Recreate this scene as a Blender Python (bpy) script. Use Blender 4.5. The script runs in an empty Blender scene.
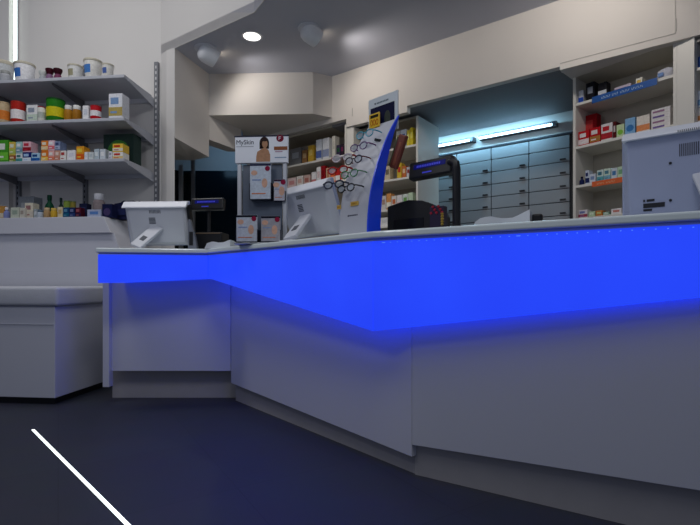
import bpy, bmesh, math, random
from mathutils import Matrix, Vector
random.seed(7)
SC = bpy.context.scene
COL = SC.collection
H = 0.81            # camera height
F = 467.0           # focal length in pixels at 700 wide
YH = 283.0          # horizon row

# ------------------------------------------------------------------ materials
def lin(c):
    c = c / 255.0
    return c / 12.92 if c <= 0.04045 else ((c + 0.055) / 1.055) ** 2.4
MATS = {}
def mat(name, rgb, rough=0.5, metal=0.0, emit=0.0, noise=0.06, scale=9.0, bump=0.0, coat=0.0, alpha=1.0, trans=0.0, spec=0.5):
    if name in MATS: return MATS[name]
    m = bpy.data.materials.new(name); m.use_nodes = True
    nt = m.node_tree; n = nt.nodes; b = n['Principled BSDF']
    col = (lin(rgb[0]), lin(rgb[1]), lin(rgb[2]), 1)
    tc = n.new('ShaderNodeTexCoord')
    nz = n.new('ShaderNodeTexNoise'); nz.inputs['Scale'].default_value = scale; nz.inputs['Detail'].default_value = 4
    nt.links.new(tc.outputs['Object'], nz.inputs['Vector'])
    mx = n.new('ShaderNodeMixRGB'); mx.blend_type = 'MIX'
    mx.inputs['Color1'].default_value = tuple(v * (1 - noise) for v in col[:3]) + (1,)
    mx.inputs['Color2'].default_value = tuple(min(1, v * (1 + noise)) for v in col[:3]) + (1,)
    nt.links.new(nz.outputs['Fac'], mx.inputs['Fac'])
    nt.links.new(mx.outputs['Color'], b.inputs['Base Color'])
    b.inputs['Roughness'].default_value = rough
    b.inputs['Metallic'].default_value = metal
    b.inputs['Specular IOR Level'].default_value = spec
    b.inputs['Coat Weight'].default_value = coat
    b.inputs['Coat Roughness'].default_value = 0.1
    b.inputs['Transmission Weight'].default_value = trans
    b.inputs['Alpha'].default_value = alpha
    if emit:
        b.inputs['Emission Color'].default_value = col
        b.inputs['Emission Strength'].default_value = emit
    if bump:
        bp = n.new('ShaderNodeBump'); bp.inputs['Strength'].default_value = bump; bp.inputs['Distance'].default_value = 0.004
        nz2 = n.new('ShaderNodeTexNoise'); nz2.inputs['Scale'].default_value = scale * 6
        nt.links.new(tc.outputs['Object'], nz2.inputs['Vector'])
        nt.links.new(nz2.outputs['Fac'], bp.inputs['Height']); nt.links.new(bp.outputs['Normal'], b.inputs['Normal'])
    MATS[name] = m
    return m
def rgb(c, rough=0.45):
    return mat('print_%d_%d_%d' % tuple(c), c, rough, noise=0.30, scale=70, spec=.1)

WALL = mat('wall_paint', (214, 211, 208), 0.75, bump=0.05, scale=3, noise=0.03)
BULK = mat('bulkhead_paint', (220, 214, 207), 0.75, bump=0.04, scale=3, noise=0.03)
CEIL = mat('ceiling_paint', (190, 192, 204), 0.8, bump=0.04, scale=3, noise=0.03)
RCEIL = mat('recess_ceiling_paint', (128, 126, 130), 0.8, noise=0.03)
LAM = mat('white_laminate', (205, 206, 214), 0.38, noise=0.03, scale=2)
LAMD = mat('grey_laminate', (185, 187, 195), 0.4, noise=0.03, scale=2)
CAB = mat('cream_cabinet', (222, 219, 211), 0.45, noise=0.03, scale=3)
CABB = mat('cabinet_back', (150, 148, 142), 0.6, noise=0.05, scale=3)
STEEL = mat('brushed_kick_plate', (176, 172, 172), 0.5, 0.1, noise=0.08, scale=12)
ALU = mat('aluminium', (190, 193, 198), 0.35, 0.7, noise=0.04)
DARKM = mat('dark_metal', (70, 74, 82), 0.45, 0.6)
BLACK = mat('black_plastic', (18, 18, 22), 0.4, noise=0.1)
SHELF = mat('grey_shelf', (178, 180, 188), 0.45, noise=0.03)
BLUEP = mat('blue_acrylic', (26, 72, 236), 0.3, coat=0.3)
GLASS = mat('worktop_glass', (238, 248, 246), 0.12, noise=0.03, coat=0.5)
PLAST = mat('white_plastic', (214, 216, 224), 0.4, noise=0.03)
PLASTG = mat('grey_plastic', (168, 177, 206), 0.45, noise=0.03)

def band_material():
    m = bpy.data.materials.new('backlit_blue_acrylic'); m.use_nodes = True
    nt = m.node_tree; n = nt.nodes; b = n['Principled BSDF']
    tc = n.new('ShaderNodeTexCoord'); nz = n.new('ShaderNodeTexNoise'); nz.inputs['Scale'].default_value = 2.5
    nt.links.new(tc.outputs['Object'], nz.inputs['Vector'])
    mx = n.new('ShaderNodeMixRGB')
    mx.inputs['Color1'].default_value = (0.006, 0.027, 0.62, 1); mx.inputs['Color2'].default_value = (0.009, 0.045, 0.74, 1)
    nt.links.new(nz.outputs['Fac'], mx.inputs['Fac'])
    nt.links.new(mx.outputs['Color'], b.inputs['Emission Color'])
    b.inputs['Base Color'].default_value = (0.05, 0.08, 0.5, 1)
    b.inputs['Roughness'].default_value = 0.25
    b.inputs['Emission Strength'].default_value = BAND_E
    return m
BAND_E = 1.25
BAND = band_material()

def floor_material():
    m = bpy.data.materials.new('dark_blue_tiles'); m.use_nodes = True
    nt = m.node_tree; n = nt.nodes; b = n['Principled BSDF']
    tc = n.new('ShaderNodeTexCoord')
    mp = n.new('ShaderNodeMapping'); mp.inputs['Rotation'].default_value = (0, 0, math.radians(-32))
    nt.links.new(tc.outputs['Object'], mp.inputs['Vector'])
    br = n.new('ShaderNodeTexBrick'); br.offset = 0.0
    br.inputs['Scale'].default_value = 1.0; br.inputs['Brick Width'].default_value = 0.6; br.inputs['Row Height'].default_value = 0.6
    br.inputs['Mortar Size'].default_value = 0.002
    br.inputs['Color1'].default_value = (0.030, 0.034, 0.050, 1); br.inputs['Color2'].default_value = (0.034, 0.038, 0.055, 1)
    br.inputs['Mortar'].default_value = (0.02, 0.022, 0.032, 1)
    nt.links.new(mp.outputs['Vector'], br.inputs['Vector'])
    nz = n.new('ShaderNodeTexNoise'); nz.inputs['Scale'].default_value = 6; nz.inputs['Detail'].default_value = 6
    nt.links.new(tc.outputs['Object'], nz.inputs['Vector'])
    mx = n.new('ShaderNodeMixRGB'); mx.blend_type = 'MULTIPLY'; mx.inputs['Fac'].default_value = 0.35
    nt.links.new(br.outputs['Color'], mx.inputs['Color1']); nt.links.new(nz.outputs['Color'], mx.inputs['Color2'])
    nt.links.new(mx.outputs['Color'], b.inputs['Base Color'])
    b.inputs['Roughness'].default_value = 0.5
    return m
FLOOR = floor_material()

# ------------------------------------------------------------------ mesh helpers
class MB:
    def __init__(self): self.v = []; self.f = []; self.m = []
    def add(self, vs, fs, M=None, mi=0):
        o = len(self.v)
        for p in vs:
            p = Vector(p)
            self.v.append(M @ p if M else p)
        for f in fs: self.f.append([i + o for i in f]); self.m.append(mi)
        return self
    def box(self, x0, x1, y0, y1, z0, z1, M=None, mi=0):
        vs = [(x0,y0,z0),(x1,y0,z0),(x1,y1,z0),(x0,y1,z0),(x0,y0,z1),(x1,y0,z1),(x1,y1,z1),(x0,y1,z1)]
        return self.add(vs, [(0,3,2,1),(4,5,6,7),(0,1,5,4),(1,2,6,5),(2,3,7,6),(3,0,4,7)], M, mi)
    def prism(self, poly, z0, z1, M=None, mi=0):
        n = len(poly)
        z0 = z0 if isinstance(z0, (list, tuple)) else [z0] * n
        z1 = z1 if isinstance(z1, (list, tuple)) else [z1] * n
        vs = [(p[0], p[1], z0[i]) for i, p in enumerate(poly)] + [(p[0], p[1], z1[i]) for i, p in enumerate(poly)]
        fs = [tuple(range(n - 1, -1, -1)), tuple(range(n, 2 * n))]
        for i in range(n): j = (i + 1) % n; fs.append((i, j, n + j, n + i))
        return self.add(vs, fs, M, mi)
    def lathe(self, prof, n=24, M=None, mi=0, caps=True):
        vs = []; fs = []
        for r, z in prof:
            for k in range(n):
                a = 2 * math.pi * k / n; vs.append((r * math.cos(a), r * math.sin(a), z))
        for i in range(len(prof) - 1):
            for k in range(n):
                j = (k + 1) % n; fs.append((i*n+k, i*n+j, (i+1)*n+j, (i+1)*n+k))
        if not caps:
            L = (len(prof) - 1) * n
            for k in range(n): j = (k + 1) % n; fs.append((L+k, L+j, j, k))
            return self.add(vs, fs, M, mi)
        fs.append(tuple(range(n - 1, -1, -1))); L = (len(prof) - 1) * n; fs.append(tuple(range(L, L + n)))
        return self.add(vs, fs, M, mi)
    def tube(self, pts, r, n=8, M=None, mi=0, closed=False):
        pts = [Vector(p) for p in pts]; vs = []; fs = []; N = len(pts)
        for i, p in enumerate(pts):
            if closed: d = pts[(i + 1) % N] - pts[i - 1]
            else: d = pts[min(i + 1, N - 1)] - pts[max(i - 1, 0)]
            d.normalize()
            a = d.cross(Vector((0, 0, 1)))
            if a.length < 1e-3: a = d.cross(Vector((1, 0, 0)))
            a.normalize(); b = d.cross(a)
            for k in range(n):
                t = 2 * math.pi * k / n; vs.append(p + a * r * math.cos(t) + b * r * math.sin(t))
        for i in range(N if closed else N - 1):
            i2 = (i + 1) % N
            for k in range(n):
                j = (k + 1) % n; fs.append((i*n+k, i*n+j, i2*n+j, i2*n+k))
        if not closed:
            fs.append(tuple(range(n - 1, -1, -1))); fs.append(tuple(range((N - 1) * n, N * n)))
        return self.add(vs, fs, M, mi)
    def build(self, name, mats, parent=None, bevel=0.0, smooth=False, world=False, segs=2):
        """world=True: vertices are world coordinates, moved into the root's frame"""
        me = bpy.data.meshes.new(name)
        vs = self.v
        if world and parent is not None:
            inv = ROOTM[root_of(parent)].inverted(); vs = [inv @ p for p in vs]
        me.from_pydata([tuple(p) for p in vs], [], self.f)
        if not isinstance(mats, (list, tuple)): mats = [mats]
        for m in mats: me.materials.append(m)
        for p, i in zip(me.polygons, self.m): p.material_index = i
        bm = bmesh.new(); bm.from_mesh(me)
        bmesh.ops.recalc_face_normals(bm, faces=bm.faces)
        if bevel:
            es = [e for e in bm.edges if len(e.link_faces) == 2 and e.calc_face_angle(0) > 0.5]
            bmesh.ops.bevel(bm, geom=es, offset=bevel, segments=segs, affect='EDGES', profile=0.5)
        bm.to_mesh(me); bm.free()
        if smooth:
            for p in me.polygons: p.use_smooth = True
            me.set_sharp_from_angle(angle=math.radians(38))
        o = bpy.data.objects.new(name, me); COL.objects.link(o)
        if parent is not None: o.parent = parent
        return o
ROOTM = {}
def root_of(o):
    while o.parent is not None: o = o.parent
    return o.name
def thing(name, label, cat, loc=(0, 0, 0), rotz=0.0, group=None):
    o = bpy.data.objects.new(name, None); o.empty_display_size = 0.05; COL.objects.link(o)
    o.location = loc; o.rotation_euler = (0, 0, rotz)
    ROOTM[o.name] = Matrix.Translation(loc) @ Matrix.Rotation(rotz, 4, 'Z')
    tag(o, label, cat, group); return o
def tag(o, label, cat, group=None):
    o['label'] = label; o['category'] = cat
    if group: o['group'] = group
    return o
def struct(o):
    o['kind'] = 'structure'; return o
def at(px, D): return ((px - 350) / F * D, D)

class Frame:
    def __init__(self, o, u):
        self.o = Vector(o); self.u = Vector(u).normalized(); self.b = Vector((-self.u.y, self.u.x))
        if self.b.y < 0: self.b = -self.b
        self.rot = math.atan2(self.u.y, self.u.x)
    def p(self, t, s):
        q = self.o + self.u * t + self.b * s; return (q.x, q.y)
    def t(self, px, s):
        k = (px - 350) / F; o, u, b = self.o, self.u, self.b
        return (k * (o.y + s * b.y) - o.x - s * b.x) / (u.x - k * u.y)
    def M(self): return Matrix.Translation((self.o.x, self.o.y, 0)) @ Matrix.Rotation(self.rot, 4, 'Z')
    # local coordinates of the frame are (t, s, z)
WF = Frame((-1.74, 4.21), (0.9949, -0.101))      # shelf wall; s<0 is towards the shop
UF = Frame((-0.18, 4.66), (0.804, -0.594))       # header wall
CF = Frame((1.695, 3.55), (0.6145, -0.789))      # right-hand shelving

# ------------------------------------------------------------------ setting
struct(MB().box(-7, 5, -2.5, 8, -0.1, 0).build('floor', FLOOR))
# shelf wall with a shallow light niche
mb = MB()
mb.box(-5, -1.45, 0, 0.2, 0, 4.2, WF.M()); mb.box(-1.45, -1.235, 0.06, 0.2, 0, 4.2, WF.M()); mb.box(-1.235, 0.045, 0, 0.2, 0, 4.2, WF.M())
struct(mb.build('wall_left', WALL))
# pillar at the wall's end
struct(MB().prism([(-1.70, 4.205), (-1.625, 4.135), (-1.536, 4.09), (-1.642, 4.37), (-1.74, 4.42)], 0, 2.87).build('trim_1', WALL))
ZC = 2.87
fas = [(-1.70, 4.2), (-0.73, 3.55), (-0.595, 3.35), (0.10, 2.45), (1.6, 1.2)]
off = [(p[0] + 0.004, p[1] + 0.005) for p in fas]
struct(MB().prism(fas + off[::-1], ZC - 0.003, 4.2).build('trim_2', WALL))
struct(MB().prism(fas + [(4.2, 1.2), (4.2, 6.9), (-3.2, 6.9), (-3.2, 4.5), (-1.75, 4.43)], ZC, ZC + 0.08).build('ceiling', CEIL))
# bulkheads
G = UF.p
struct(MB().prism([(-1.389, 4.6), (-0.361, 4.56), (-0.18, 4.66), G(0.0, 0.06), G(-1.35, 0.06), (-1.17, 5.03)], 2.462, ZC).build('trim_3', BULK))
struct(MB().prism([(-1.536, 4.09), (-1.389, 4.6), (-1.60, 4.72), (-1.78, 4.70), (-1.66, 4.44)], [2.085, 2.05, 2.05, 2.05, 2.05], ZC).build('trim_4', BULK))
struct(MB().prism([(-1.389, 4.605), (-1.17, 5.03), (-1.32, 5.03), (-1.50, 4.72)], 2.225, 2.462).build('trim_5', BULK))
# header wall over the cabinets
tAB = UF.t(346.2, 0.0); tB2 = UF.t(407, 0.0); tC1 = UF.t(560, 0.0)
mb = MB(); um = UF.M()
mb.box(-1.35, tAB, 0.0, 0.06, 2.41, 2.462 , um); mb.box(0.0, tAB, 0, 0.06, 2.462, ZC, um)
mb.box(tAB, tB2, 0.0, 0.06, 2.33, ZC, um); mb.box(tB2, tC1, 0.0, 0.06, 2.385, ZC, um)
mb.box(tC1, 4.6, 0.0, 0.06, 2.36, ZC, um)
struct(mb.build('wall_back', BULK))
# narrow cover joints on the header (panel joint lines)
mb = MB()
for px, za, zb in ((352.5, 2.42, 2.50), (676, 2.42, 2.50)):
    t = UF.t(px, 0); mb.box(t - .003, t + .003, -.004, 0.0, za, zb, um)
t1 = UF.t(693, 0); mb.box(tC1, t1 - .09, -.003, 0.0, 2.405, 2.409, um); mb.box(t1 - .094, t1 - .09, -.003, 0, 2.409, 2.75, um)
struct(mb.build('trim_6', mat('joint_line', (186, 182, 176), .7)))
# recess behind the header
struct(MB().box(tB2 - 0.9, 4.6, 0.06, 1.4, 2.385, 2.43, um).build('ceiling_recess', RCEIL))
struct(MB().box(0.2, 4.6, 0.99, 1.1, 0, 2.385, um).build('wall_recess', WALL))
struct(MB().prism([G(tC1, .06), G(3.3, .06), CF.p(.676, .02), CF.p(0.0, .02), CF.p(-.02, .1)], 2.366, 2.384).build('trim_9', BULK))
# post between the cabinets
struct(MB().box(UF.t(346.6, .02), UF.t(353.5, .02), 0.02, 0.12, 0, 2.33, um).build('trim_7', CAB))
# post right of the corner shelving
cm = CF.M()
struct(MB().box(0.677, 0.771, 0.0, 0.02, 0, 2.46, cm).build('trim_8', CAB))
# rear room
struct(MB().box(-3.2, 0.6, 6.6, 6.7, 0, ZC).build('wall_rear', WALL))
DGL = mat('dark_glass', (16, 30, 40), 0.15, noise=0.1)
struct(MB().box(-3.0, 0.5, 6.45, 6.55, 0, 2.36).build('door_1', DGL))
mb = MB()
for px, D in ((181, 4.95), (193.2, 5.25)):
    x, y = at(px, D); mb.box(x - .018, x + .018, y - .018, y + .018, 0, 2.6 if px > 190 else 2.06)
d2 = struct(mb.build('door_2', ALU))
x0, y0 = at(176, 4.95); x1, y1 = at(193, 5.3)
MB().prism([(x0 - .2, y0 - .03), (x1, y1 + .02), (x1, y1 + .03), (x0 - .2, y0 - .02)], 0, 2.05).build('glass_panel', mat('dark_door_glass', (14, 30, 42), 0.1, noise=.1, alpha=.75), d2)
struct(MB().box(-3.2, -3.1, 4.4, 6.6, 0, ZC).build('wall_side', WALL))

# ------------------------------------------------------------------ service counter
A, B_, C_, R_ = (-1.554, 2.88), (-0.906, 2.98), (0.0968, 1.965), (1.049, 1.40)
E_ = (1.525, 1.1175)
P0, P1, P2, P3 = (-1.679, 3.2), (-0.8155, 3.2), (0.2589, 1.95), (1.0755, 1.435)
P4 = (1.484, 1.1777)
ZT = 0.996
counter = thing('service_counter', 'angular white service counter with glowing blue band under the glass worktop', 'counter', (-0.3, 2.6, 0))
def off2(a, b, d):   # shift segment backwards (away from the camera)
    dx, dy = b[0] - a[0], b[1] - a[1]; L = math.hypot(dx, dy); n = (-dy / L, dx / L)
    return (a[0] + n[0] * d, a[1] + n[1] * d), (b[0] + n[0] * d, b[1] + n[1] * d)
def slab(a, b, d0, d1, z0, z1):
    p, q = off2(a, b, d0); r, s = off2(a, b, d1)
    zz0 = z0 if isinstance(z0, tuple) else (z0, z0); zz1 = z1 if isinstance(z1, tuple) else (z1, z1)
    return MB().prism([p, q, s, r], [zz0[0], zz0[1], zz0[1], zz0[0]], [zz1[0], zz1[1], zz1[1], zz1[0]])
e = 0.002
slab(P0, (P1[0] - e, P1[1]), 0, .03, .207, .93).build('front_panel', LAM, counter, bevel=.002, world=True)
P2a = (P2[0] - e * .65, P2[1] + e * .76)
slab(P1, P2a, 0, .03, (.125, .083), .93).build('front_panel', LAM, counter, bevel=.002, world=True)
slab(P2, P4, 0, .03, (.1335, .19), .93).build('front_panel', LAM, counter, bevel=.002, world=True)
slab(P0, (P1[0] + .1, P1[1]), .10, .12, 0, .22).build('toe_kick', STEEL, counter, world=True)
slab((P1[0] - .0, P1[1]), (P2[0], P2[1]), .035, .05, 0, .14).build('toe_kick', STEEL, counter, world=True)
slab(P2, P4, .03, .05, 0, .24).build('toe_kick', STEEL, counter, world=True)
MB().box(-1.674, -1.630, 3.16, 3.215, 0.105, .93).build('end_post', LAM, counter, bevel=.002, world=True)
# carcass behind the panels
MB().prism([(-1.66, 3.345), (-.80, 3.40), (.285, 2.06), (1.51, 1.27), (1.85, 1.75), (.55, 2.75), (-.70, 3.75), (-1.66, 3.75)], .1, .95).build('carcass', LAMD, counter, world=True)
MB().prism([(-1.60, 3.37), (-.80, 3.45), (.30, 2.15), (1.55, 1.36), (1.78, 1.72), (.5, 2.68), (-.72, 3.66), (-1.60, 3.66)], 0, .1).build('plinth', STEEL, counter, world=True)
def band(a, b, za, zb, ia, ib, under=None):
    """ia/ib: where the band's underside meets the body"""
    lift = .03 if under else 0.0; under = under or BAND
    mb = MB()
    vs = [(a[0], a[1], za), (b[0], b[1], zb), (b[0], b[1], ZB_), (a[0], a[1], ZB_), (ia[0], ia[1], za + lift), (ib[0], ib[1], zb + lift), (ib[0], ib[1], ZB_), (ia[0], ia[1], ZB_)]
    mb.add(vs, [(0, 1, 2, 3), (4, 7, 6, 5), (3, 2, 6, 7), (0, 3, 7, 4), (1, 5, 6, 2)])
    mb.add(vs, [(0, 4, 5, 1)], mi=1)
    return mb.build('light_panel', [BAND, under], counter, world=True)
UND = mat('open_lit_underside', (24, 60, 255), .5, emit=2.0)
ZB_ = ZT - .010
g = .0022
iA, iB, iC, iE = (-1.554, 3.19), (-.83, 3.19), (.2589, 1.945), (1.56, 1.13)
band(A, (B_[0] - g, B_[1]), .81, .842, iA, iB)
band((B_[0] + g, B_[1] - g), (C_[0] - g, C_[1] + g), .842, .608, iB, iC, UND)
band((C_[0] + g, C_[1] - g), E_, .608, .845, iC, iE, UND)
# row of small leds behind the top edge of the right-hand panel
ledm = mat('led_glow', (90, 140, 255), .4, emit=.75)
for k in range(52):
    f = .03 + k * .0190
    x, y = C_[0] + (E_[0] - C_[0]) * f, C_[1] + (E_[1] - C_[1]) * f
    ln = .004 if k % 17 else .014
    MB().box(-ln / 2, ln / 2, -.0012, .001, -.0013, .0013, Matrix.Translation((x, y, ZB_ - .008)) @ Matrix.Rotation(math.atan2(E_[1] - C_[1], E_[0] - C_[0]), 4, 'Z')).build('led', ledm, counter, world=True)
MB().prism([(A[0] + .002, A[1] + .004), (B_[0], B_[1] + .004), (C_[0], C_[1] + .005), (E_[0], E_[1] + .004), iE, iC, iB, iA], ZB_ + .0005, ZT + .0005).build('top_profile', mat('profile_grey', (168, 182, 214), .4), counter, world=True)
mb = MB().prism([(A[0] - .012, A[1] - .012), (B_[0], B_[1] - .016), (C_[0], C_[1] - .016), (E_[0] + .02, E_[1] - .02), (1.95, 1.72), (.60, 2.85), (-.66, 3.82), (-1.56, 3.82)], ZT + .001, ZT + .031)
wt = mb.build('glass_worktop', GLASS, bevel=.008, segs=3)
tag(wt, 'pale green glass worktop lying along the whole service counter', 'worktop')
ZW = ZT + .0315

# ------------------------------------------------------------------ low and tall cabinets on the left
wm = WF.M()
low = thing('low_cabinet', 'low white cabinet with dark plinth left of the glowing counter', 'cabinet', (-2.4, 3.4, 0))
aR = -.105
mb = MB().box(-2.4, aR, -1.126, -.52, .045, .655, wm); mb.build('body', LAM, low, bevel=.003, world=True)
mb = MB().box(-2.39, aR - .012, -1.130, -.50, .532, .535, wm); mb.build('joint', LAMD, low, world=True)
MB().box(-2.4, aR - .02, -1.10, -.52, 0, .045, wm).build('plinth', BLACK, low, world=True)
pad = MB().box(-2.42, aR + .035, -1.15, -.53, .657, .785, wm).build('padded_top', mat('pale_fabric', (196, 198, 204), .8, bump=.3, scale=14), bevel=.022, segs=4, smooth=True)
tag(pad, 'pale grey padded slab lying on the low white cabinet', 'pad')
tall = thing('tall_cabinet', 'taller white cabinet under the wall shelves behind the padded slab', 'cabinet', (-2.4, 3.8, 0))
a2 = -.205
mb = MB()
def tallslab(z0, z1, s0, s1, e0, e1):
    return MB().add([(-2.4, s0, z0), (e0, s0, z0), (e0, s1, z0), (-2.4, s1, z0), (-2.4, s0, z1), (e1, s0, z1), (e1, s1, z1), (-2.4, s1, z1)],
        [(0,3,2,1),(4,5,6,7),(0,1,5,4),(1,2,6,5),(2,3,7,6),(3,0,4,7)], wm)
tallslab(.0, .90, -.50, -.03, .06, .03).build('base', LAM, tall, bevel=.003, world=True)
tallslab(.90, 1.21, -.485, -.03, .01, -.10).build('body', LAM, tall, bevel=.003, world=True)
tallslab(1.21, 1.34, -.515, -.03, -.11, -.17).build('top', LAM, tall, bevel=.004, world=True)

# ------------------------------------------------------------------ wall shelving
shl = thing('wall_shelving', 'grey wall shelving of three long shelves on slotted uprights', 'shelving', (-2.7, 4.2, 1.34))
ZS = (2.489, 2.144, 1.814)
for z in ZS:
    MB().box(-2.4, -.03, -.46, -.035, z - .026, z, wm).build('shelf', SHELF, shl, bevel=.003, world=True)
    MB().box(-2.4, -.03, -.033, -.005, z - .06, z - .01, wm).build('back_rail', LAM, shl, world=True)
for a in (.006, -.676, -1.337, -2.0):
    mb = MB().box(a - .018, a + .018, -.03, -.001, 1.345, 2.79, wm)
    up = mb.build('upright', mat('upright_grey', (112, 114, 120), .5), shl, world=True)
    mb = MB()
    for k in range(28): mb.box(a - .006, a + .006, -.0315, -.0295, 1.38 + k * .05, 1.405 + k * .05, wm)
    mb.build('slots', mat('slot_light', (205, 205, 206), .6) if a > -.1 else BLACK, up, world=True)
    for z in ZS:
        y = z - .027
        x0 = -.034 if a > -.1 else a
        M2 = wm @ Matrix.Translation((a if a < -.1 else a - .022, 0, 0))
        MB().add([(-.004, -.032, y), (-.004, -.43, y), (-.004, -.43, y - .016), (-.004, -.032, y - .075), (.004, -.032, y), (.004, -.43, y), (.004, -.43, y - .016), (.004, -.032, y - .075)],
            [(0,1,2,3),(4,7,6,5),(0,4,5,1),(1,5,6,2),(2,6,7,3),(3,7,4,0)], M2).build('bracket', mat('bracket_grey', (104, 104, 108), .5) if a < -.1 else SHELF, shl, world=True)

# ------------------------------------------------------------------ light lines
LED = mat('white_led', (240, 255, 248), .4, emit=2.2)
fl = Vector((-1.745, 2.57)); fd = Vector((-.746, 1.563)) - fl; fe = fl + fd * 1.5
fr = math.atan2(fd.y, fd.x); L = (fe - fl).length
t = thing('floor_light', 'thin white light line set into the dark floor', 'light strip', (fl.x, fl.y, .0), fr)
MB().box(-.004, L, -.0085, .0085, 0.0005, .003).build('frame', ALU, t)
MB().box(0, L - .004, -.0065, .0065, .003, .0042).build('diffuser', LED, t)
t = thing('wall_light', 'vertical white light line on the wall above the shelves', 'light strip', WF.p(-1.418, .03) + (2.52,), WF.rot)
MB().box(-.018, .018, .012, .029, 0, 1.6).build('frame', ALU, t)
MB().box(-.013, .013, .0, .012, 0, 1.6).build('diffuser', LED, t)

# ------------------------------------------------------------------ shelving cabinets at the back
def cabinet(fr, t0, t1, s0, s1, ztop, shelves, name, label, zb=None, right_side=True, back=CABB):
    M = fr.M(); x, y = fr.p((t0 + t1) / 2, (s0 + s1) / 2)
    r = thing(name, label, 'shelving', (x, y, 0), fr.rot)
    MB().box(t0, t0 + .02, s0, s1, 0, ztop, M).build('side_panel', CAB, r, world=True)
    MB().box(t1 - .02, t1, s0, s1, 0, ztop, M).build('side_panel', CAB, r, world=True)
    MB().box(t0 + .02, t1 - .02, s1 - .015, s1, 0, ztop, M).build('back_panel', back, r, world=True)
    MB().box(t0 + .02, t1 - .02, s0, s1 - .015, ztop - .02, ztop, M).build('top_panel', back, r, world=True)
    for z in shelves:
        MB().box(t0 + .02, t1 - .02, s0 + .004, s1 - .015, z - .02, z, M).build('shelf', CAB, r, bevel=.002, world=True)
    return r
ZA = (2.09, 1.835, 1.52, 1.2); ZB = (2.09, 1.80, 1.515, 1.36); ZCC = (2.168, 1.842, 1.548, 1.30)
SA, SB = .062, .17
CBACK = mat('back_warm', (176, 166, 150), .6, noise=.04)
tA0 = -1.33
cabinet(UF, tA0, UF.t(346.4, SA) - .001, SA, .40, 2.41, ZA, 'shelf_cabinet', 'cream shelving of medicine packs behind the poster stand and tilted monitor', back=CBACK)
tB0 = UF.t(354, SB); tB1 = UF.t(418, SB)
cabinet(UF, tB0, tB1, SB, .60, 2.345, ZB, 'shelf_cabinet', 'cream shelving of medicine packs behind the spectacle display and black printer', back=CBACK)
cabinet(CF, 0.0, .676, 0.0, .30, 2.384, ZCC, 'shelf_cabinet', 'cream shelving with blue and orange shelf strips behind the nearest monitor', back=mat('back_corner_lit', (196, 190, 176), .6, noise=.04))  # paler warm back: light inside the corner shelving put into the colour
cabinet(CF, .756, 1.40, 0.022, .30, 2.35, (2.17, 1.83, 1.54, 1.295), 'shelf_cabinet', 'cream shelving cut by the right picture edge beside the wide post', back=CABB)

# drawers
DRW = mat('drawer_front', (158, 161, 166), .4, noise=.03)
dr = thing('drawer_cabinet', 'tall bank of grey pharmacy drawers in the blue-lit recess', 'drawer cabinet', UF.p(1.4, .95) + (0,), UF.rot)
edges = [.56, .922, 1.286, 1.648, 2.008]
MB().box(.56, 2.36, .935, .985, 0, 2.155, um).build('carcass', BLACK, dr, world=True)
MB().box(.55, 2.37, .915, .985, 2.156, 2.172, um).build('top_board', DARKM, dr, world=True)
for c in range(4):
    for r in range(7):
        z1 = 2.152 - r * .122; z0 = z1 - .115
        d = MB().box(edges[c] + .004, edges[c + 1] - .004, .921, .935, z0, z1, um).build('drawer', DRW, dr, bevel=.002, world=True)
        if r > 0:
            MB().box(edges[c + 1] - .085, edges[c + 1] - .035, .912, .921, z0 + .012, z0 + .026, um).build('handle', BLACK, d, world=True)
MB().box(.564, 2.004, .925, .935, .1, 1.29, um).build('base_panel', DRW, dr, world=True)
# tube lights
TUBE = mat('cool_tube', (205, 238, 255), .4, emit=4.5)
for px0, px1, lab in ((425, 473, 'left cool white tube light in the recess, half behind the cabinet side'), (478, 556, 'right cool white tube light in the recess above the drawers')):
    s = .90; ta, tb = UF.t(px0, s), UF.t(px1, s)
    r = thing('tube_light', lab, 'light', UF.p((ta + tb) / 2, s) + (2.27,), UF.rot, 'tube lights in the recess')
    MB().box(ta, tb, s + .01, .989, 2.255, 2.295, um).build('housing', DARKM, r, world=True)
    MB().tube([(ta + .015, s, 2.262), (tb - .03, s, 2.262)], .011, 10, um).build('tube', TUBE, r, smooth=True, world=True)
    MB().box(tb - .03, tb, s - .014, s + .01, 2.245, 2.285, um).build('end_cap', DARKM, r, world=True)

# ------------------------------------------------------------------ ceiling lamps
def spot(px, py, D, yaw, tilt, label, sc=1.0):
    x, y = at(px, D)
    r = thing('ceiling_spot', label, 'lamp', (x, y, ZC), 0, 'swivelling ceiling spots')
    MB().lathe([(.098 * sc, -.012), (.098 * sc, 0), ], 28).build('ring', PLAST, r, smooth=True)
    M = Matrix.Translation((0, 0, -.035 * sc)) @ Matrix.Rotation(yaw, 4, 'Z') @ Matrix.Rotation(tilt, 4, 'Y')
    # head: domed barrel, opening along -z of its own frame
    MB().lathe([(.012, .062 * sc), (.05 * sc, .058 * sc), (.078 * sc, .035 * sc), (.088 * sc, 0), (.084 * sc, -.06 * sc), (.078 * sc, -.10 * sc), (.07 * sc, -.10 * sc), (.066 * sc, -.06 * sc), (.01, -.055 * sc)], 28, M).build('lamp_head', mat('lamp_white', (238, 240, 244), .4), r, smooth=True)
    MB().lathe([(.06 * sc, -.066 * sc), (.06 * sc, -.062 * sc)], 24, M).build('bulb_glass', mat('warm_bulb', (255, 236, 205), .3, emit=4.0), r)
    return Vector((x, y, ZC - .035)), M
s1 = spot(206, 50, 4.10, math.radians(35), math.radians(-68), 'white swivelling ceiling spot nearest the shelf wall')
s2 = spot(309, 30, 3.77, math.radians(35), math.radians(-68), 'white swivelling ceiling spot over the spectacle display, further right', .92)
x, y = at(252, 3.895)
r = thing('downlight', 'round glowing downlight recessed between the two white spots', 'lamp', (x, y, ZC))
MB().lathe([(.07, -.006), (.088, -.006), (.088, 0), (.07, 0)], 32, caps=False).build('ring', PLAST, r, smooth=True)
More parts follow.
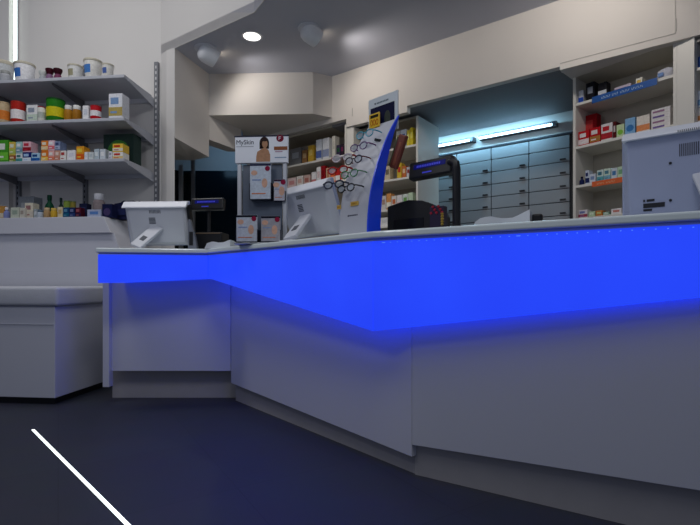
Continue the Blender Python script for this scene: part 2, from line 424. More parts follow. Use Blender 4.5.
MB().lathe([(.07, -.004), (.07, -.001)], 32).build('diffuser', mat('downlight_glow', (255, 250, 244), .4, emit=3.0), r)

# ------------------------------------------------------------------ goods
def pack(fr, z, s, x0, x1, yt, dep, kind, c1, c2, name, label, cat, group, c3=None, dy=0.0):
    if kind in ('tub', 'can', 'jar', 'bottle', 'vase'): sc_ = s + dep * .5
    else: sc_ = s
    t0, t1 = fr.t(x0, sc_), fr.t(x1, sc_); w = (t1 - t0) * (.90 if kind in ('tub', 'can') else .97); X, Y = fr.p((t0 + t1) / 2, s)
    h = max(.012, H + (YH - yt) * Y / F - z)
    r = thing(name, label, cat, (X, Y, z + .0005 + dy), fr.rot, group)
    m1, m2 = rgb(c1), rgb(c2)
    if kind == 'box':
        MB().box(-w/2, w/2, 0, dep, 0, h).build('carton', m1, r, bevel=min(.0015, w * .05))
        MB().box(-w*.5, w*.5, -.0012, .0003, h*.12, h*.46).build('printed_band', m2, r)
        if c3:
            MB().box(-w*.36, w*.22, -.0012, .0003, h*.58, h*.84).build('printed_title', rgb(c3), r)
            MB().box(-w*.36, w*.10, -.002, -.0012, h*.22, h*.30).build('printed_line', rgb(c3), r)
    elif kind == 'plain':
        MB().box(-w/2, w/2, 0, dep, 0, h).build('carton', m1, r, bevel=min(.0015, w * .05))
        MB().box(-w*.3, w*.3, -.0012, .0003, h*.40, h*.75).build('printed_title', m2, r)
    elif kind == 'round':     # box with a round motif
        MB().box(-w/2, w/2, 0, dep, 0, h).build('carton', m1, r, bevel=.0015)
        MB().lathe([(w*.36, -.001), (w*.36, .001)], 24, Matrix.Translation((0, -.0004, h*.42)) @ Matrix.Rotation(math.pi/2, 4, 'X')).build('round_motif', m2, r)
    elif kind == 'tub':
        R = w / 2; Mt = Matrix.Translation((0, R, 0))
        MB().lathe([(R*.76, 0), (R*.80, .004), (R*.95, h*.88), (R*.95, h*.9)], 28, Mt).build('tub_body', m1, r, smooth=True)
        MB().lathe([(R*.97, h*.88), (R, h*.9), (R, h*.985), (R*.96, h), (R*.86, h), (R*.84, h*.97)], 28, Mt).build('lid', rgb((196, 190, 172)), r, smooth=True)
        mb = MB(); n = 9; vs = []; fs = []
        for k in range(n):
            a = math.radians(-150 + k * 9.5)
            for rr, zz in ((R*.835, h*.28), (R*.905, h*.68)): vs.append(((rr + .0012) * math.cos(a), (rr + .0012) * math.sin(a), zz))
        for k in range(n - 1): fs.append((2*k, 2*k+2, 2*k+3, 2*k+1))
        mb.add(vs, fs, Mt).build('paper_label', m2, r, smooth=True)
    elif kind == 'can':
        R = w / 2; Mt = Matrix.Translation((0, R, 0))
        MB().lathe([(R*.97, 0), (R, .004), (R, h*.95), (R*.97, h*.96)], 26, Mt).build('can_body', m1, r, smooth=True)
        MB().lathe([(R*1.02, h*.93), (R*1.02, h*.99), (R*.98, h)], 26, Mt).build('lid', rgb(c3) if c3 else m1, r, smooth=True)
        MB().lathe([(R*1.008, h*.22), (R*1.008, h*.62)], 26, Mt).build('paper_label', m2, r, smooth=True)
    elif kind == 'jar':
        R = w / 2; Mt = Matrix.Translation((0, R, 0))
        MB().lathe([(R*.9, 0), (R, .006), (R, h*.66), (R*.72, h*.78)], 22, Mt).build('jar_body', m1, r, smooth=True)
        MB().lathe([(R*.8, h*.76), (R*.82, h*.78), (R*.82, h*.97), (R*.76, h)], 22, Mt).build('lid', m2, r, smooth=True)
    elif kind == 'bottle':
        R = w / 2; Mt = Matrix.Translation((0, R, 0))
        MB().lathe([(R*.92, 0), (R, .005), (R, h*.5), (R*.86, h*.6), (R*.42, h*.72), (R*.40, h*.82)], 20, Mt).build('bottle_body', m1, r, smooth=True)
        MB().lathe([(R*.5, h*.80), (R*.5, h*.98), (R*.44, h)], 18, Mt).build('cap', m2, r, smooth=True)
        if c3: MB().lathe([(R*1.01, h*.12), (R*1.01, h*.42)], 20, Mt).build('paper_label', rgb(c3), r, smooth=True)
    elif kind == 'vase':      # flared cap bottle
        R = w / 2; Mt = Matrix.Translation((0, R, 0))
        MB().lathe([(R*.8, 0), (R*.86, .004), (R*.86, h*.45), (R*.62, h*.6)], 20, Mt).build('bottle_body', m2, r, smooth=True)
        MB().lathe([(R*.6, h*.58), (R*.8, h*.72), (R, h*.86), (R*.98, h*.96), (R*.7, h)], 20, Mt).build('cap', m1, r, smooth=True)
    elif kind == 'bag':
        vs = []; fs = []; nx, nz = 9, 6
        for j in range(nz):
            for i in range(nx):
                u, v = i / (nx - 1), j / (nz - 1)
                bul = math.sin(u * math.pi) ** .5 * (1 - v * .85) * dep * .45
                x = (u - .5) * w * (1 - .18 * v) ; zz = v * h * (1 - .22 * abs(u - .62)) + (random.uniform(-.05, .05) * h if 0 < j else 0)
                for sgn in (-1, 1): vs.append((x, dep * .5 + sgn * (bul + .001) + random.uniform(-.004, .004), zz))
        id_ = lambda i, j, k: 2 * (j * nx + i) + k
        for j in range(nz - 1):
            for i in range(nx - 1):
                fs.append((id_(i,j,0), id_(i+1,j,0), id_(i+1,j+1,0), id_(i,j+1,0))); fs.append((id_(i,j,1), id_(i,j+1,1), id_(i+1,j+1,1), id_(i+1,j,1)))
        for i in range(nx - 1):
            fs.append((id_(i,0,0), id_(i,0,1), id_(i+1,0,1), id_(i+1,0,0))); fs.append((id_(i,nz-1,0), id_(i+1,nz-1,0), id_(i+1,nz-1,1), id_(i,nz-1,1)))
        for j in range(nz - 1):
            fs.append((id_(0,j,0), id_(0,j+1,0), id_(0,j+1,1), id_(0,j,1))); fs.append((id_(nx-1,j,0), id_(nx-1,j,1), id_(nx-1,j+1,1), id_(nx-1,j+1,0)))
        mb = MB(); mb.add(vs, fs).build('bag_body', m1, r, smooth=True)
        MB().box(-w*.28, w*.05, dep * .5 - dep * .47, dep * .5 - dep * .43, h*.2, h*.5).build('printed_title', m2, r)
    elif kind == 'stack':     # used for a flat pack
        MB().box(-w/2, w/2, 0, dep, 0, h).build('carton', m1, r, bevel=.001)
        MB().box(-w*.42, w*.2, -.0012, .0003, h*.25, h*.6).build('printed_line', m2, r)
    return r
W = (225, 225, 228)
g1, g2, g3, g4 = 'goods on the top wall shelf', 'goods on the middle wall shelf', 'goods on the bottom wall shelf', 'goods on the tall white cabinet'
z1, z2, z3, z4 = ZS[0], ZS[1], ZS[2], 1.341
BOT = lambda *a, **k: pack(WF, *a, **k)
# top wall shelf
BOT(z1, -.40, 1.5, 11, 69, .1, 'jar', (168, 170, 175), (150, 152, 150), 'storage_jar', 'grey jar with a metal lid at the left edge of the top wall shelf', 'jar', g1)
BOT(z1, -.29, -8, 11, 58.5, .12, 'tub', (190, 194, 196), (150, 160, 170), 'storage_tub', 'translucent tub behind the grey jar on the top wall shelf', 'tub', g1)
BOT(z1, -.42, 14.5, 34, 60.0, .15, 'tub', W, (58, 108, 178), 'storage_tub', 'white lidded tub with blue label, left of the two dark red bottles', 'tub', g1)
BOT(z1, -.38, 39, 46.5, 69.5, .06, 'vase', (196, 200, 196), (150, 155, 160), 'small_bottle', 'small pale grey bottle left of the two dark red bottles', 'bottle', g1)
BOT(z1, -.38, 45.8, 53.3, 67, .06, 'vase', (58, 14, 26), (120, 90, 120), 'small_bottle', 'left one of the two dark red capped bottles', 'bottle', g1)
BOT(z1, -.38, 53.6, 61.5, 67, .06, 'vase', (52, 12, 24), (105, 50, 80), 'small_bottle', 'right one of the two dark red capped bottles', 'bottle', g1)
BOT(z1, -.42, 67.3, 82, 63, .1, 'tub', (214, 214, 212), (150, 146, 120), 'storage_tub', 'small white tub with greenish label right of the dark red bottles', 'tub', g1)
BOT(z1, -.44, 84, 102, 57, .14, 'tub', (222, 220, 214), (70, 120, 185), 'storage_tub', 'largest white tub with beige rim and blue label on the top shelf', 'tub', g1)
BOT(z1, -.44, 101.8, 113.5, 62.5, .08, 'tub', (214, 212, 206), (76, 100, 160), 'storage_tub', 'small white tub with blue label at the right end of the top shelf', 'tub', g1)
# middle wall shelf
BOT(z2, -.41, -2, 9.5, 101, .1, 'can', (180, 160, 128), (205, 120, 50), 'food_can', 'beige can with orange label at the left edge of the middle shelf', 'can', g2)
BOT(z2, -.42, 11.5, 24.5, 100.3, .1, 'can', (172, 38, 30), (225, 220, 220), 'food_can', 'red can with white label on the middle wall shelf', 'can', g2, c3=(160, 44, 34))
BOT(z2, -.42, 26.5, 37.5, 105, .1, 'box', (222, 222, 222), (190, 205, 190), 'carton_box', 'white carton with grey print right of the red can', 'box', g2, c3=(140, 150, 165))
BOT(z2, -.45, 38.6, 45.8, 106, .07, 'can', (205, 205, 198), (170, 178, 170), 'food_can', 'short white jar with red lid left of the green canister', 'can', g2, c3=(140, 20, 36))
BOT(z2, -.44, 47, 64, 97, .13, 'can', (40, 120, 30), (200, 190, 30), 'canister', 'big green and yellow canister on the middle wall shelf', 'canister', g2, c3=(20, 70, 26))
BOT(z2, -.40, 65.2, 73.1, 104.5, .08, 'jar', (160, 110, 30), (215, 215, 212), 'honey_jar', 'left one of two amber jars with white lids', 'jar', g2)
BOT(z2, -.40, 73.3, 81.5, 104.5, .08, 'jar', (150, 100, 28), (222, 222, 220), 'honey_jar', 'right one of two amber jars with white lids', 'jar', g2)
BOT(z2, -.41, 82.5, 88.6, 105.5, .07, 'plain', (226, 226, 230), (200, 204, 214), 'carton_box', 'narrow white carton right of the amber jars', 'box', g2)
BOT(z2, -.455, 91, 101.5, 104.8, .09, 'can', (190, 30, 40), (228, 224, 226), 'food_can', 'small red and white can near the right end of the middle shelf', 'can', g2, c3=(172, 24, 34))
BOT(z2, -.43, 108.5, 122.5, 93.5, .1, 'box', (218, 220, 226), (176, 156, 90), 'carton_box', 'white and yellow carton at the right end of the middle shelf', 'box', g2, c3=(120, 150, 190))
# bottom wall shelf: stacked packs
BOT(z3, -.42, -3, 8.3, 140, .09, 'box', (70, 150, 40), (110, 190, 60), 'medicine_box', 'tall green pack at the left edge of the bottom wall shelf', 'box', g3, c3=(220, 225, 215))
def stk(rows, x0, x1, s, dep):
    zz = z3
    for (c1, c2, c3, ya, yb, lab) in rows:
        Y = WF.p(WF.t((x0 + x1) / 2, s), s)[1]
        h = (ya - yb) * Y / F
        pack(WF, zz, s, x0, x1, YH - (zz + h - H) * F / Y, dep, 'box', c1, c2, 'medicine_box', lab, 'box', g3, c3=c3)
        zz += h + .0015
stk([((150, 70, 40), (120, 150, 70), (220, 200, 160), 161, 154, 'brown and green lower pack beside the tall green pack'), ((205, 180, 80), (170, 190, 90), (220, 225, 200), 154, 140.5, 'yellow-green upper pack standing on the brown and green pack')], 9, 15.5, -.42, .08)
stk([((215, 222, 225), (70, 150, 150), (60, 110, 110), 161, 152, 'white and teal lower pack left of the navy pack'), ((150, 190, 190), (120, 150, 170), (225, 230, 230), 152, 140.5, 'teal upper pack left of the pink and red pack')], 15.8, 22.3, -.42, .08)
stk([((28, 42, 110), (210, 220, 235), (160, 190, 225), 161, 151, 'navy pack with white print under the pink and red pack'), ((224, 180, 190), (150, 24, 36), (190, 50, 70), 151, 140.5, 'pink pack with dark red band on top of the navy pack')], 22.6, 31, -.42, .08)
stk([((170, 205, 225), (40, 100, 170), (30, 70, 130), 160.5, 151.5, 'pale and mid blue pack right of the navy pack')], 31.3, 39.6, -.42, .08)
stk([((220, 120, 40), (235, 190, 90), (240, 220, 190), 160.5, 150, 'orange lower pack with yellow band'), ((225, 130, 50), (240, 200, 150), (240, 225, 200), 150, 139.5, 'orange upper pack standing on the orange and yellow pack')], 41.2, 48, -.42, .07)
stk([((225, 170, 165), (215, 120, 90), (240, 225, 220), 160.5, 149.5, 'salmon pink lower pack right of the orange packs'), ((228, 195, 205), (215, 110, 120), (235, 235, 238), 149.5, 139.5, 'pale pink upper pack right of the orange packs')], 48.2, 54.5, -.42, .07)
stk([((200, 150, 130), (190, 130, 110), (225, 205, 195), 160, 149, 'dull terracotta pack under the slate blue pack'), ((120, 135, 170), (170, 180, 205), (60, 70, 110), 149, 140, 'slate blue pack on top of the terracotta pack')], 54.8, 60, -.42, .08)
stk([((226, 220, 214), (225, 225, 220), (170, 60, 60), 160, 149.5, 'white pack with red print left of the plain white carton')], 60.3, 66, -.42, .08)
BOT(z3, -.42, 67, 75.5, 150.2, .08, 'plain', (232, 232, 238), (215, 215, 226), 'medicine_box', 'plain white carton left of the orange pack with yellow top', 'box', g3)
BOT(z3, -.42, 76.2, 84, 146.3, .08, 'box', (220, 150, 40), (210, 90, 30), 'medicine_box', 'orange pack with yellow top, single on the bottom shelf', 'box', g3, c3=(235, 200, 70))
BOT(z3, -.42, 84.4, 87.6, 152, .06, 'plain', (230, 232, 236), (205, 212, 220), 'medicine_box', 'slim white pack right of the orange pack with yellow top', 'box', g3)
BOT(z3, -.42, 88.3, 93.2, 152, .07, 'plain', (205, 212, 212), (180, 190, 195), 'medicine_box', 'small grey-white pack between two slim white packs', 'box', g3)
BOT(z3, -.40, 94, 99.2, 149, .07, 'plain', (176, 190, 200), (215, 222, 226), 'medicine_box', 'pale blue pack left of the narrow white pack', 'box', g3)
BOT(z3, -.40, 99.8, 105.5, 149, .07, 'plain', (196, 204, 212), (226, 228, 232), 'medicine_box', 'narrow white pack left of the yellow stack', 'box', g3)
BOT(z3, -.28, 103, 134, 134, .12, 'round', (44, 62, 58), (70, 130, 60), 'storage_box', 'large dark green box behind the yellow and white packs', 'box', g3)
stk([((230, 226, 220), (215, 190, 130), (190, 50, 40), 158.8, 151.2, 'white and yellow lower pack with red print in front of the dark box'), ((235, 190, 70), (225, 220, 205), (190, 60, 30), 151.2, 143, 'yellow upper pack in front of the large dark box')], 112.5, 123, -.42, .09)
stk([((222, 224, 230), (205, 205, 215), (150, 150, 170), 159, 150.5, 'small white pack left of the white and yellow pack')], 108.6, 112.2, -.42, .06)
# on the tall cabinet
rows4 = [
 (-2, 3.5, 206, 'box', (190, 140, 70), (200, 190, 170), 'medicine_box', 'tan pack at the left edge of the tall cabinet top', 'box', -.44, .05, None),
 (4, 9.5, 207, 'bottle', (120, 130, 180), (220, 220, 226), 'small_bottle', 'small blue bottle with white cap at the far left on the tall cabinet', 'bottle', -.44, .05, None),
 (10.5, 19, 207.5, 'plain', (190, 196, 180), (150, 165, 150), 'medicine_box', 'flat pale green pack right of the small blue bottle', 'box', -.44, .06, None),
 (19.5, 24.5, 208, 'plain', (200, 196, 184), (160, 150, 140), 'medicine_box', 'small beige pack in front of the cream carton', 'box', -.46, .04, None),
 (24.8, 33, 203, 'box', (214, 206, 186), (196, 188, 176), 'medicine_box', 'cream carton in the left group on the tall cabinet', 'box', -.43, .07, (150, 110, 110)),
 (33.5, 37.5, 209, 'plain', (150, 160, 165), (190, 195, 200), 'medicine_box', 'tiny grey pack right of the cream carton', 'box', -.44, .04, None),
 (37.8, 43.6, 210, 'jar', (180, 190, 200), (90, 110, 130), 'cream_jar', 'small pale jar left of the dark green bottle', 'jar', -.45, .05, None),
 (44.2, 50, 207.5, 'jar', (170, 140, 100), (205, 180, 140), 'cream_jar', 'brown jar with tan lid in front of the dark green bottle', 'jar', -.45, .05, None),
 (51, 57, 208, 'jar', (200, 160, 50), (215, 185, 90), 'cream_jar', 'yellow jar right of the brown jar', 'jar', -.45, .05, None),
 (57.4, 62.6, 207, 'plain', (214, 200, 165), (190, 160, 110), 'medicine_box', 'cream pack between the yellow jar and the navy packs', 'box', -.45, .05, None),
 (63, 69, 207.5, 'box', (26, 66, 110), (20, 90, 120), 'medicine_box', 'navy and teal pack right of the cream pack', 'box', -.45, .06, (90, 140, 170)),
 (69.3, 75, 207.5, 'box', (24, 40, 84), (40, 60, 110), 'medicine_box', 'dark navy pack left of the dark red pack', 'box', -.45, .06, (110, 120, 160)),
 (75.3, 81, 207.5, 'box', (80, 22, 40), (50, 30, 60), 'medicine_box', 'dark red pack on the tall cabinet', 'box', -.45, .06, (150, 80, 90)),
 (45.6, 53.5, 194.5, 'bottle', (14, 66, 44), (10, 50, 36), 'glass_bottle', 'dark green rounded bottle standing tall on the cabinet', 'bottle', -.36, .07, None),
 (59, 63.8, 197.5, 'bottle', (20, 44, 40), (14, 34, 32), 'glass_bottle', 'slim blackish green bottle right of the rounded green bottle', 'bottle', -.36, .05, None),
 (64, 71, 200.5, 'can', (120, 140, 60), (150, 170, 80), 'food_can', 'left olive green tin behind the navy packs', 'can', -.35, .06, (100, 120, 60)),
 (71.4, 76.5, 201, 'can', (130, 120, 50), (110, 130, 70), 'food_can', 'right olive brown tin behind the dark red pack', 'can', -.35, .06, (90, 100, 60)),
 (87, 101, 209.5, 'plain', (170, 180, 205), (90, 130, 190), 'medicine_box', 'pale blue carton in front of the white capped jar', 'box', -.45, .07, None),
 (93, 104, 193, 'jar', (130, 120, 122), (196, 198, 204), 'cream_jar', 'grey jar with a white lid behind the pale blue carton', 'jar', -.36, .08, None),
 (79, 87, 203.5, 'plain', (28, 32, 60), (50, 60, 100), 'medicine_box', 'black-blue pack between the dark red pack and pale blue carton', 'box', -.40, .06, None),
 (102, 112, 204, 'round', (24, 30, 66), (70, 60, 100), 'medicine_box', 'dark blue box with round mark right of the pale blue carton', 'box', -.44, .08, None),
 (18, 34, 196.5, 'plain', (120, 126, 134), (146, 150, 156), 'storage_box', 'grey box standing behind the cream carton', 'box', -.30, .10, None),
]
for x0, x1, yt, k, c1, c2, nm, lab, cat, s, dep, c3 in rows4: BOT(z4, s, x0, x1, yt, dep, k, c1, c2, nm, lab, cat, g4, c3=c3)
# dark blue soft pouch at the right end
BOT(z4, -.34, 107, 140, 199, .12, 'bag', (22, 26, 58), (40, 46, 86), 'fabric_pouch', 'dark blue soft pouch lying behind the left monitor', 'pouch', g4)

ga, gb, gc, gd = 'packs behind the poster stand', 'packs behind the spectacle display', 'packs on the corner shelving', 'packs at the right picture edge'
PA = lambda *a, **k: pack(UF, *a, **k)
s = SA + .03
rowsA1 = [(290, 301, 148.5, 'plain', (120, 120, 122), (160, 165, 170), 'grey carton left of the brown pack on the upper shelf'),
 (302, 307, 150, 'plain', (150, 110, 70), (190, 160, 120), 'brown pack left of the yellow pack on the upper shelf'),
 (308, 313.5, 145.5, 'plain', (205, 165, 60), (230, 200, 110), 'narrow yellow pack on the upper shelf behind the tilted monitor'),
 (316, 321.5, 139.5, 'box', (215, 220, 230), (90, 110, 170), 'left one of two tall white and blue cartons'),
 (322.5, 329, 138, 'box', (222, 224, 230), (150, 160, 190), 'right one of two tall white and blue cartons'),
 (332, 335.2, 136, 'plain', (222, 218, 205), (200, 196, 184), 'slim cream pack right of the tall cartons'),
 (336.3, 340.3, 145, 'plain', (60, 50, 80), (40, 90, 60), 'dark purple pack left of the post'), (340.6, 343.8, 144, 'plain', (50, 36, 50), (120, 40, 80), 'blackish pack touching the post')]
for x0, x1, yt, k, c1, c2, lab in rowsA1: PA(ZA[0], s, x0, x1, yt, .07, k, c1, c2, 'medicine_box', lab, 'box', ga)
rowsA2 = [(287.5, 296, 178, 'plain', (214, 190, 188), (200, 140, 140), 'pinkish pack near the stand on the second shelf'), (296.5, 303, 176, 'plain', (220, 214, 208), (205, 170, 160), 'white pack second from the stand'),
 (303.5, 310, 175, 'plain', (200, 170, 160), (170, 110, 100), 'dull pink pack left of two white packs'), (311.5, 316, 172, 'box', (225, 222, 222), (190, 120, 120), 'white pack with pink band left of the red pack'),
 (316.5, 320.6, 167, 'plain', (230, 226, 224), (215, 190, 190), 'tall white pack touching the dark red pack'), (321, 325, 165.8, 'plain', (150, 22, 30), (120, 14, 24), 'tall dark red pack on the second shelf'),
 (326, 330, 168, 'plain', (205, 170, 140), (180, 120, 90), 'tan pack right of the dark red pack'), (330.4, 335, 170, 'box', (215, 95, 45), (235, 200, 180), 'orange pack right of the tan pack'), (335.4, 340, 168, 'box', (190, 40, 36), (235, 225, 220), 'red and white pack next to the post'), (340.4, 344, 166, 'box', (225, 215, 205), (190, 60, 50), 'white and red pack touching the post')]
for x0, x1, yt, k, c1, c2, lab in rowsA2: PA(ZA[1], s, x0, x1, yt, .07, k, c1, c2, 'medicine_box', lab, 'box', ga)
rowsA3 = [(286.5, 292.5, 207, 'plain', (90, 100, 150), (200, 205, 220), 'bluish pack low between stand and tilted monitor'), (293, 299, 208, 'plain', (220, 160, 120), (230, 215, 205), 'peach pack low beside the tilted monitor')]
for x0, x1, yt, k, c1, c2, lab in rowsA3: PA(ZA[2], s, x0, x1, yt, .07, k, c1, c2, 'medicine_box', lab, 'box', ga)
s = SB + .03
rowsB = [(ZB[0], 396, 399.8, 131, 'plain', (205, 205, 200), (180, 170, 120), 'cream pack beside the blue tip of the spectacle display'), (ZB[0], 400.3, 406.3, 129.5, 'plain', (205, 215, 230), (80, 120, 180), 'white and blue pack left of the yellow packs'), (ZB[0], 406.8, 409.6, 130, 'plain', (225, 205, 70), (235, 225, 140), 'left yellow pack behind the customer display'), (ZB[0], 409.9, 413, 127.5, 'plain', (222, 200, 50), (235, 220, 110), 'right yellow pack touching the cabinet side'),
 (ZB[1], 384.5, 390, 166, 'plain', (205, 190, 160), (120, 110, 90), 'beige pack low behind the brown case'), (ZB[1], 397, 401.5, 163, 'plain', (215, 180, 60), (190, 60, 40), 'yellow and red pack behind the brown case'), (ZB[1], 402, 406, 166, 'plain', (200, 110, 60), (230, 200, 160), 'orange pack right of the yellow and red pack'), (ZB[1], 406.5, 410, 167, 'plain', (190, 190, 195), (150, 60, 60), 'grey pack behind the black customer display'), (ZB[1], 410.2, 413, 165, 'plain', (215, 205, 190), (160, 170, 100), 'cream pack in the corner behind the customer display'),
 (ZB[2], 381, 386, 196, 'plain', (205, 200, 196), (170, 140, 130), 'pale pack next to the blue display edge'), (ZB[2], 386.4, 391, 193.5, 'box', (215, 150, 90), (235, 225, 210), 'orange and white pack above the printer'), (ZB[2], 391.4, 396.5, 196, 'plain', (222, 215, 205), (200, 110, 70), 'white pack with orange print above the printer'), (ZB[2], 397, 402, 195, 'box', (225, 220, 220), (205, 150, 150), 'white pack with pink band above the printer'), (ZB[2], 402.4, 408, 194, 'plain', (205, 215, 205), (110, 160, 90), 'white pack with green print above the printer'), (ZB[2], 408.3, 413, 192.5, 'box', (190, 210, 180), (100, 150, 80), 'pale green pack in the corner above the printer'),
 (ZB[3], 379.5, 392, 217.5, 'plain', (222, 222, 220), (206, 206, 206), 'plain white carton low between display and printer')]
for z, x0, x1, yt, k, c1, c2, lab in rowsB: PA(z, s, x0, x1, yt, .07, k, c1, c2, 'medicine_box', lab, 'box', gb)
PC = lambda *a, **k: pack(CF, *a, **k)
s = .035
rowsC = [
 (ZCC[0], 578.4, 583.4, 90.5, 'box', (215, 218, 224), (40, 80, 180), 'medicine_box', 'white and blue pack at the left end of the top corner shelf', .06, None),
 (ZCC[0], 585.8, 594.5, 82.5, 'plain', (24, 24, 30), (150, 155, 165), 'medicine_box', 'black pack with grey print on the top corner shelf', .07, None),
 (ZCC[0], 598, 606.6, 82.5, 'box', (30, 30, 36), (205, 208, 214), 'medicine_box', 'black and white pack behind the blue shelf strip', .07, None),
 (ZCC[0], 614, 631, 85.5, 'stack', (196, 186, 200), (120, 90, 140), 'medicine_box', 'long flat lilac pack behind the blue shelf strip', .08, None),
 (ZCC[0], 635.5, 642.2, 78, 'plain', (232, 228, 215), (215, 180, 90), 'medicine_box', 'small white and gold pack right of the lilac pack', .06, None),
 (ZCC[1], 578.2, 589, 131, 'box', (190, 24, 34), (228, 214, 214), 'medicine_box', 'front red and white carton at the left end of the red packs', .10, (235, 225, 225)),
 (ZCC[1], 589.6, 600.5, 127.5, 'box', (185, 20, 30), (170, 120, 60), 'medicine_box', 'middle red carton of the red packs', .10, (230, 215, 215)),
 (ZCC[1], 601, 612.5, 123.5, 'box', (222, 216, 216), (170, 40, 50), 'medicine_box', 'white carton with red band right of the red packs', .10, (190, 40, 50)),
 (ZCC[1], 612.9, 616, 121.5, 'plain', (84, 20, 24), (190, 180, 180), 'medicine_box', 'slim dark red pack left of the green motif box', .09, None),
 (ZCC[1], 616.4, 624.2, 124.5, 'round', (196, 214, 170), (130, 190, 70), 'medicine_box', 'pale green box with round green motif', .07, None),
 (ZCC[1], 624.8, 635.3, 118, 'round', (130, 175, 215), (60, 120, 180), 'medicine_box', 'light blue box with round blue motif', .08, None),
 (ZCC[1], 636.3, 649.8, 115.5, 'box', (228, 220, 210), (220, 140, 90), 'medicine_box', 'white box with orange base right of the light blue box', .09, None),
 (ZCC[2], 580, 584.8, 176.5, 'bottle', (26, 36, 84), (16, 20, 50), 'small_bottle', 'navy bottle at the left end above the orange shelf strip', .05, None),
 (ZCC[2], 585.2, 589.2, 170.5, 'box', (196, 206, 222), (26, 40, 90), 'medicine_box', 'white pack with navy band right of the navy bottle', .06, (40, 50, 100)),
 (ZCC[2], 589.3, 595.5, 174, 'plain', (205, 212, 224), (120, 140, 180), 'medicine_box', 'white and pale blue pack left of the green-topped packs', .06, None),
 (ZCC[2], 597, 603.5, 170, 'box', (196, 216, 212), (90, 160, 170), 'medicine_box', 'left mint green pack above the orange strip', .06, (60, 110, 130)),
 (ZCC[2], 603.8, 610.5, 168.5, 'box', (205, 222, 206), (120, 170, 190), 'medicine_box', 'right mint green pack above the orange strip', .06, (80, 130, 150)),
 (ZCC[2], 611.2, 617, 168, 'plain', (205, 216, 224), (70, 120, 170), 'medicine_box', 'white pack with blue sign left of the monitor edge', .06, None),
 (ZCC[2], 617.3, 623.5, 166.5, 'plain', (190, 212, 186), (120, 170, 130), 'medicine_box', 'pale green pack half behind the monitor edge', .06, None),
 (ZCC[3], 578.4, 587.5, 210, 'box', (222, 216, 220), (160, 60, 80), 'medicine_box', 'white and red pack at the left of the lowest corner shelf', .07, (120, 130, 180)),
 (ZCC[3], 588.5, 595, 211.5, 'plain', (176, 200, 165), (210, 225, 200), 'medicine_box', 'pale green pack on the lowest corner shelf', .06, None),
 (ZCC[3], 595.4, 602.5, 210.5, 'plain', (190, 120, 60), (200, 190, 120), 'medicine_box', 'orange-brown pack on the lowest corner shelf', .06, None),
 (ZCC[3], 603, 609, 212, 'plain', (150, 180, 160), (200, 210, 200), 'medicine_box', 'grey-green pack right of the orange-brown pack', .06, None),
 (ZCC[3], 611, 621.5, 208.5, 'plain', (228, 224, 224), (200, 130, 120), 'medicine_box', 'white pack at the monitor edge on the lowest corner shelf', .07, None)]
for z, x0, x1, yt, k, c1, c2, nm, lab, dep, c3 in rowsC:
    PC(z, s, x0, x1, yt, dep, k, c1, c2, nm, lab, 'bottle' if k == 'bottle' else 'box', gc, c3=c3)
PC(ZCC[1], .16, 582, 597, 115, .07, 'box', (160, 20, 30), (120, 16, 26), 'medicine_box', 'tall red carton standing behind the red packs', 'box', gc, c3=(190, 60, 60))
PC(ZCC[0], .02, 653.5, 671.5, 66, .10, 'bag', (196, 198, 210), (120, 150, 200), 'plastic_bag', 'crumpled clear plastic bag at the right end of the top corner shelf', 'bag', gc)
zz = ZCC[1]
for i, lab in enumerate(('lowest of four flat white packs with red line', 'second from the bottom of four flat white packs', 'third from the bottom of four flat white packs', 'topmost of four flat white packs with red line')):
    X, Y = CF.p(CF.t(661, s), s); h = 4.95 * Y / F
    PC(zz, s, 651, 670.5, YH - (zz + h - H) * F / Y, .10, 'stack', (226, 222, 222), (150, 110, 140) if i % 2 else (110, 90, 150), 'medicine_box', lab, 'box', gc)
    zz += h + .0012
PC(2.17, .05, 697.5, 712, 55, .08, 'plain', (36, 76, 150), (90, 140, 200), 'medicine_box', 'blue pack on the shelf at the right picture edge', 'box', gd)
PC(1.83, .05, 697.2, 712, 107, .08, 'box', (220, 216, 212), (205, 140, 90), 'medicine_box', 'lower white and orange pack at the right picture edge', 'box', gd)
X, Y = CF.p(CF.t(703, .05), .05)
PC(H + (YH - 107) * Y / F + .003, .05, 697.2, 712, 89.5, .08, 'box', (205, 212, 224), (120, 160, 200), 'medicine_box', 'upper white and blue pack at the right picture edge', 'box', gd)
# shelf strips
def strip(px0, px1, z, m, mt, label, h, chars, dz):
    ta, tb = CF.t(px0, -.008), CF.t(px1, -.008)
    r = thing('shelf_strip', label, 'shelf label', CF.p((ta + tb) / 2, -.004) + (z,), CF.rot)
    L = tb - ta
    MB().box(-L/2, L/2, -.006, -.002, -h * .45 + dz, h * .55 + dz).build('strip', m, r)
    mb = MB(); x = -L/2 + L * .16
    for w in chars:
        for k in range(w):
            hh = h * random.choice((.26, .3, .34)); ww = .007
            mb.box(x, x + .0022, -.0068, -.006, dz - hh/2, dz + hh/2); mb.box(x, x + ww, -.0068, -.006, dz + hh/2 - .003 if k % 2 else dz - hh/2, dz + hh/2 if k % 2 else dz - hh/2 + .003)
            x += .0105
        x += .011
    mb.build('lettering', mt, r)
strip(592, 657, ZCC[0], mat('strip_blue', (20, 84, 160), .4), rgb((196, 214, 236)), 'blue label strip with white lettering on the top corner shelf', .047, (6, 4, 6, 7), -.020)
strip(592, 626, ZCC[2], mat('strip_orange', (222, 96, 30), .4), rgb((240, 190, 150)), 'orange label strip on the corner shelf beside the monitor', .038, (5, 6), -.016)

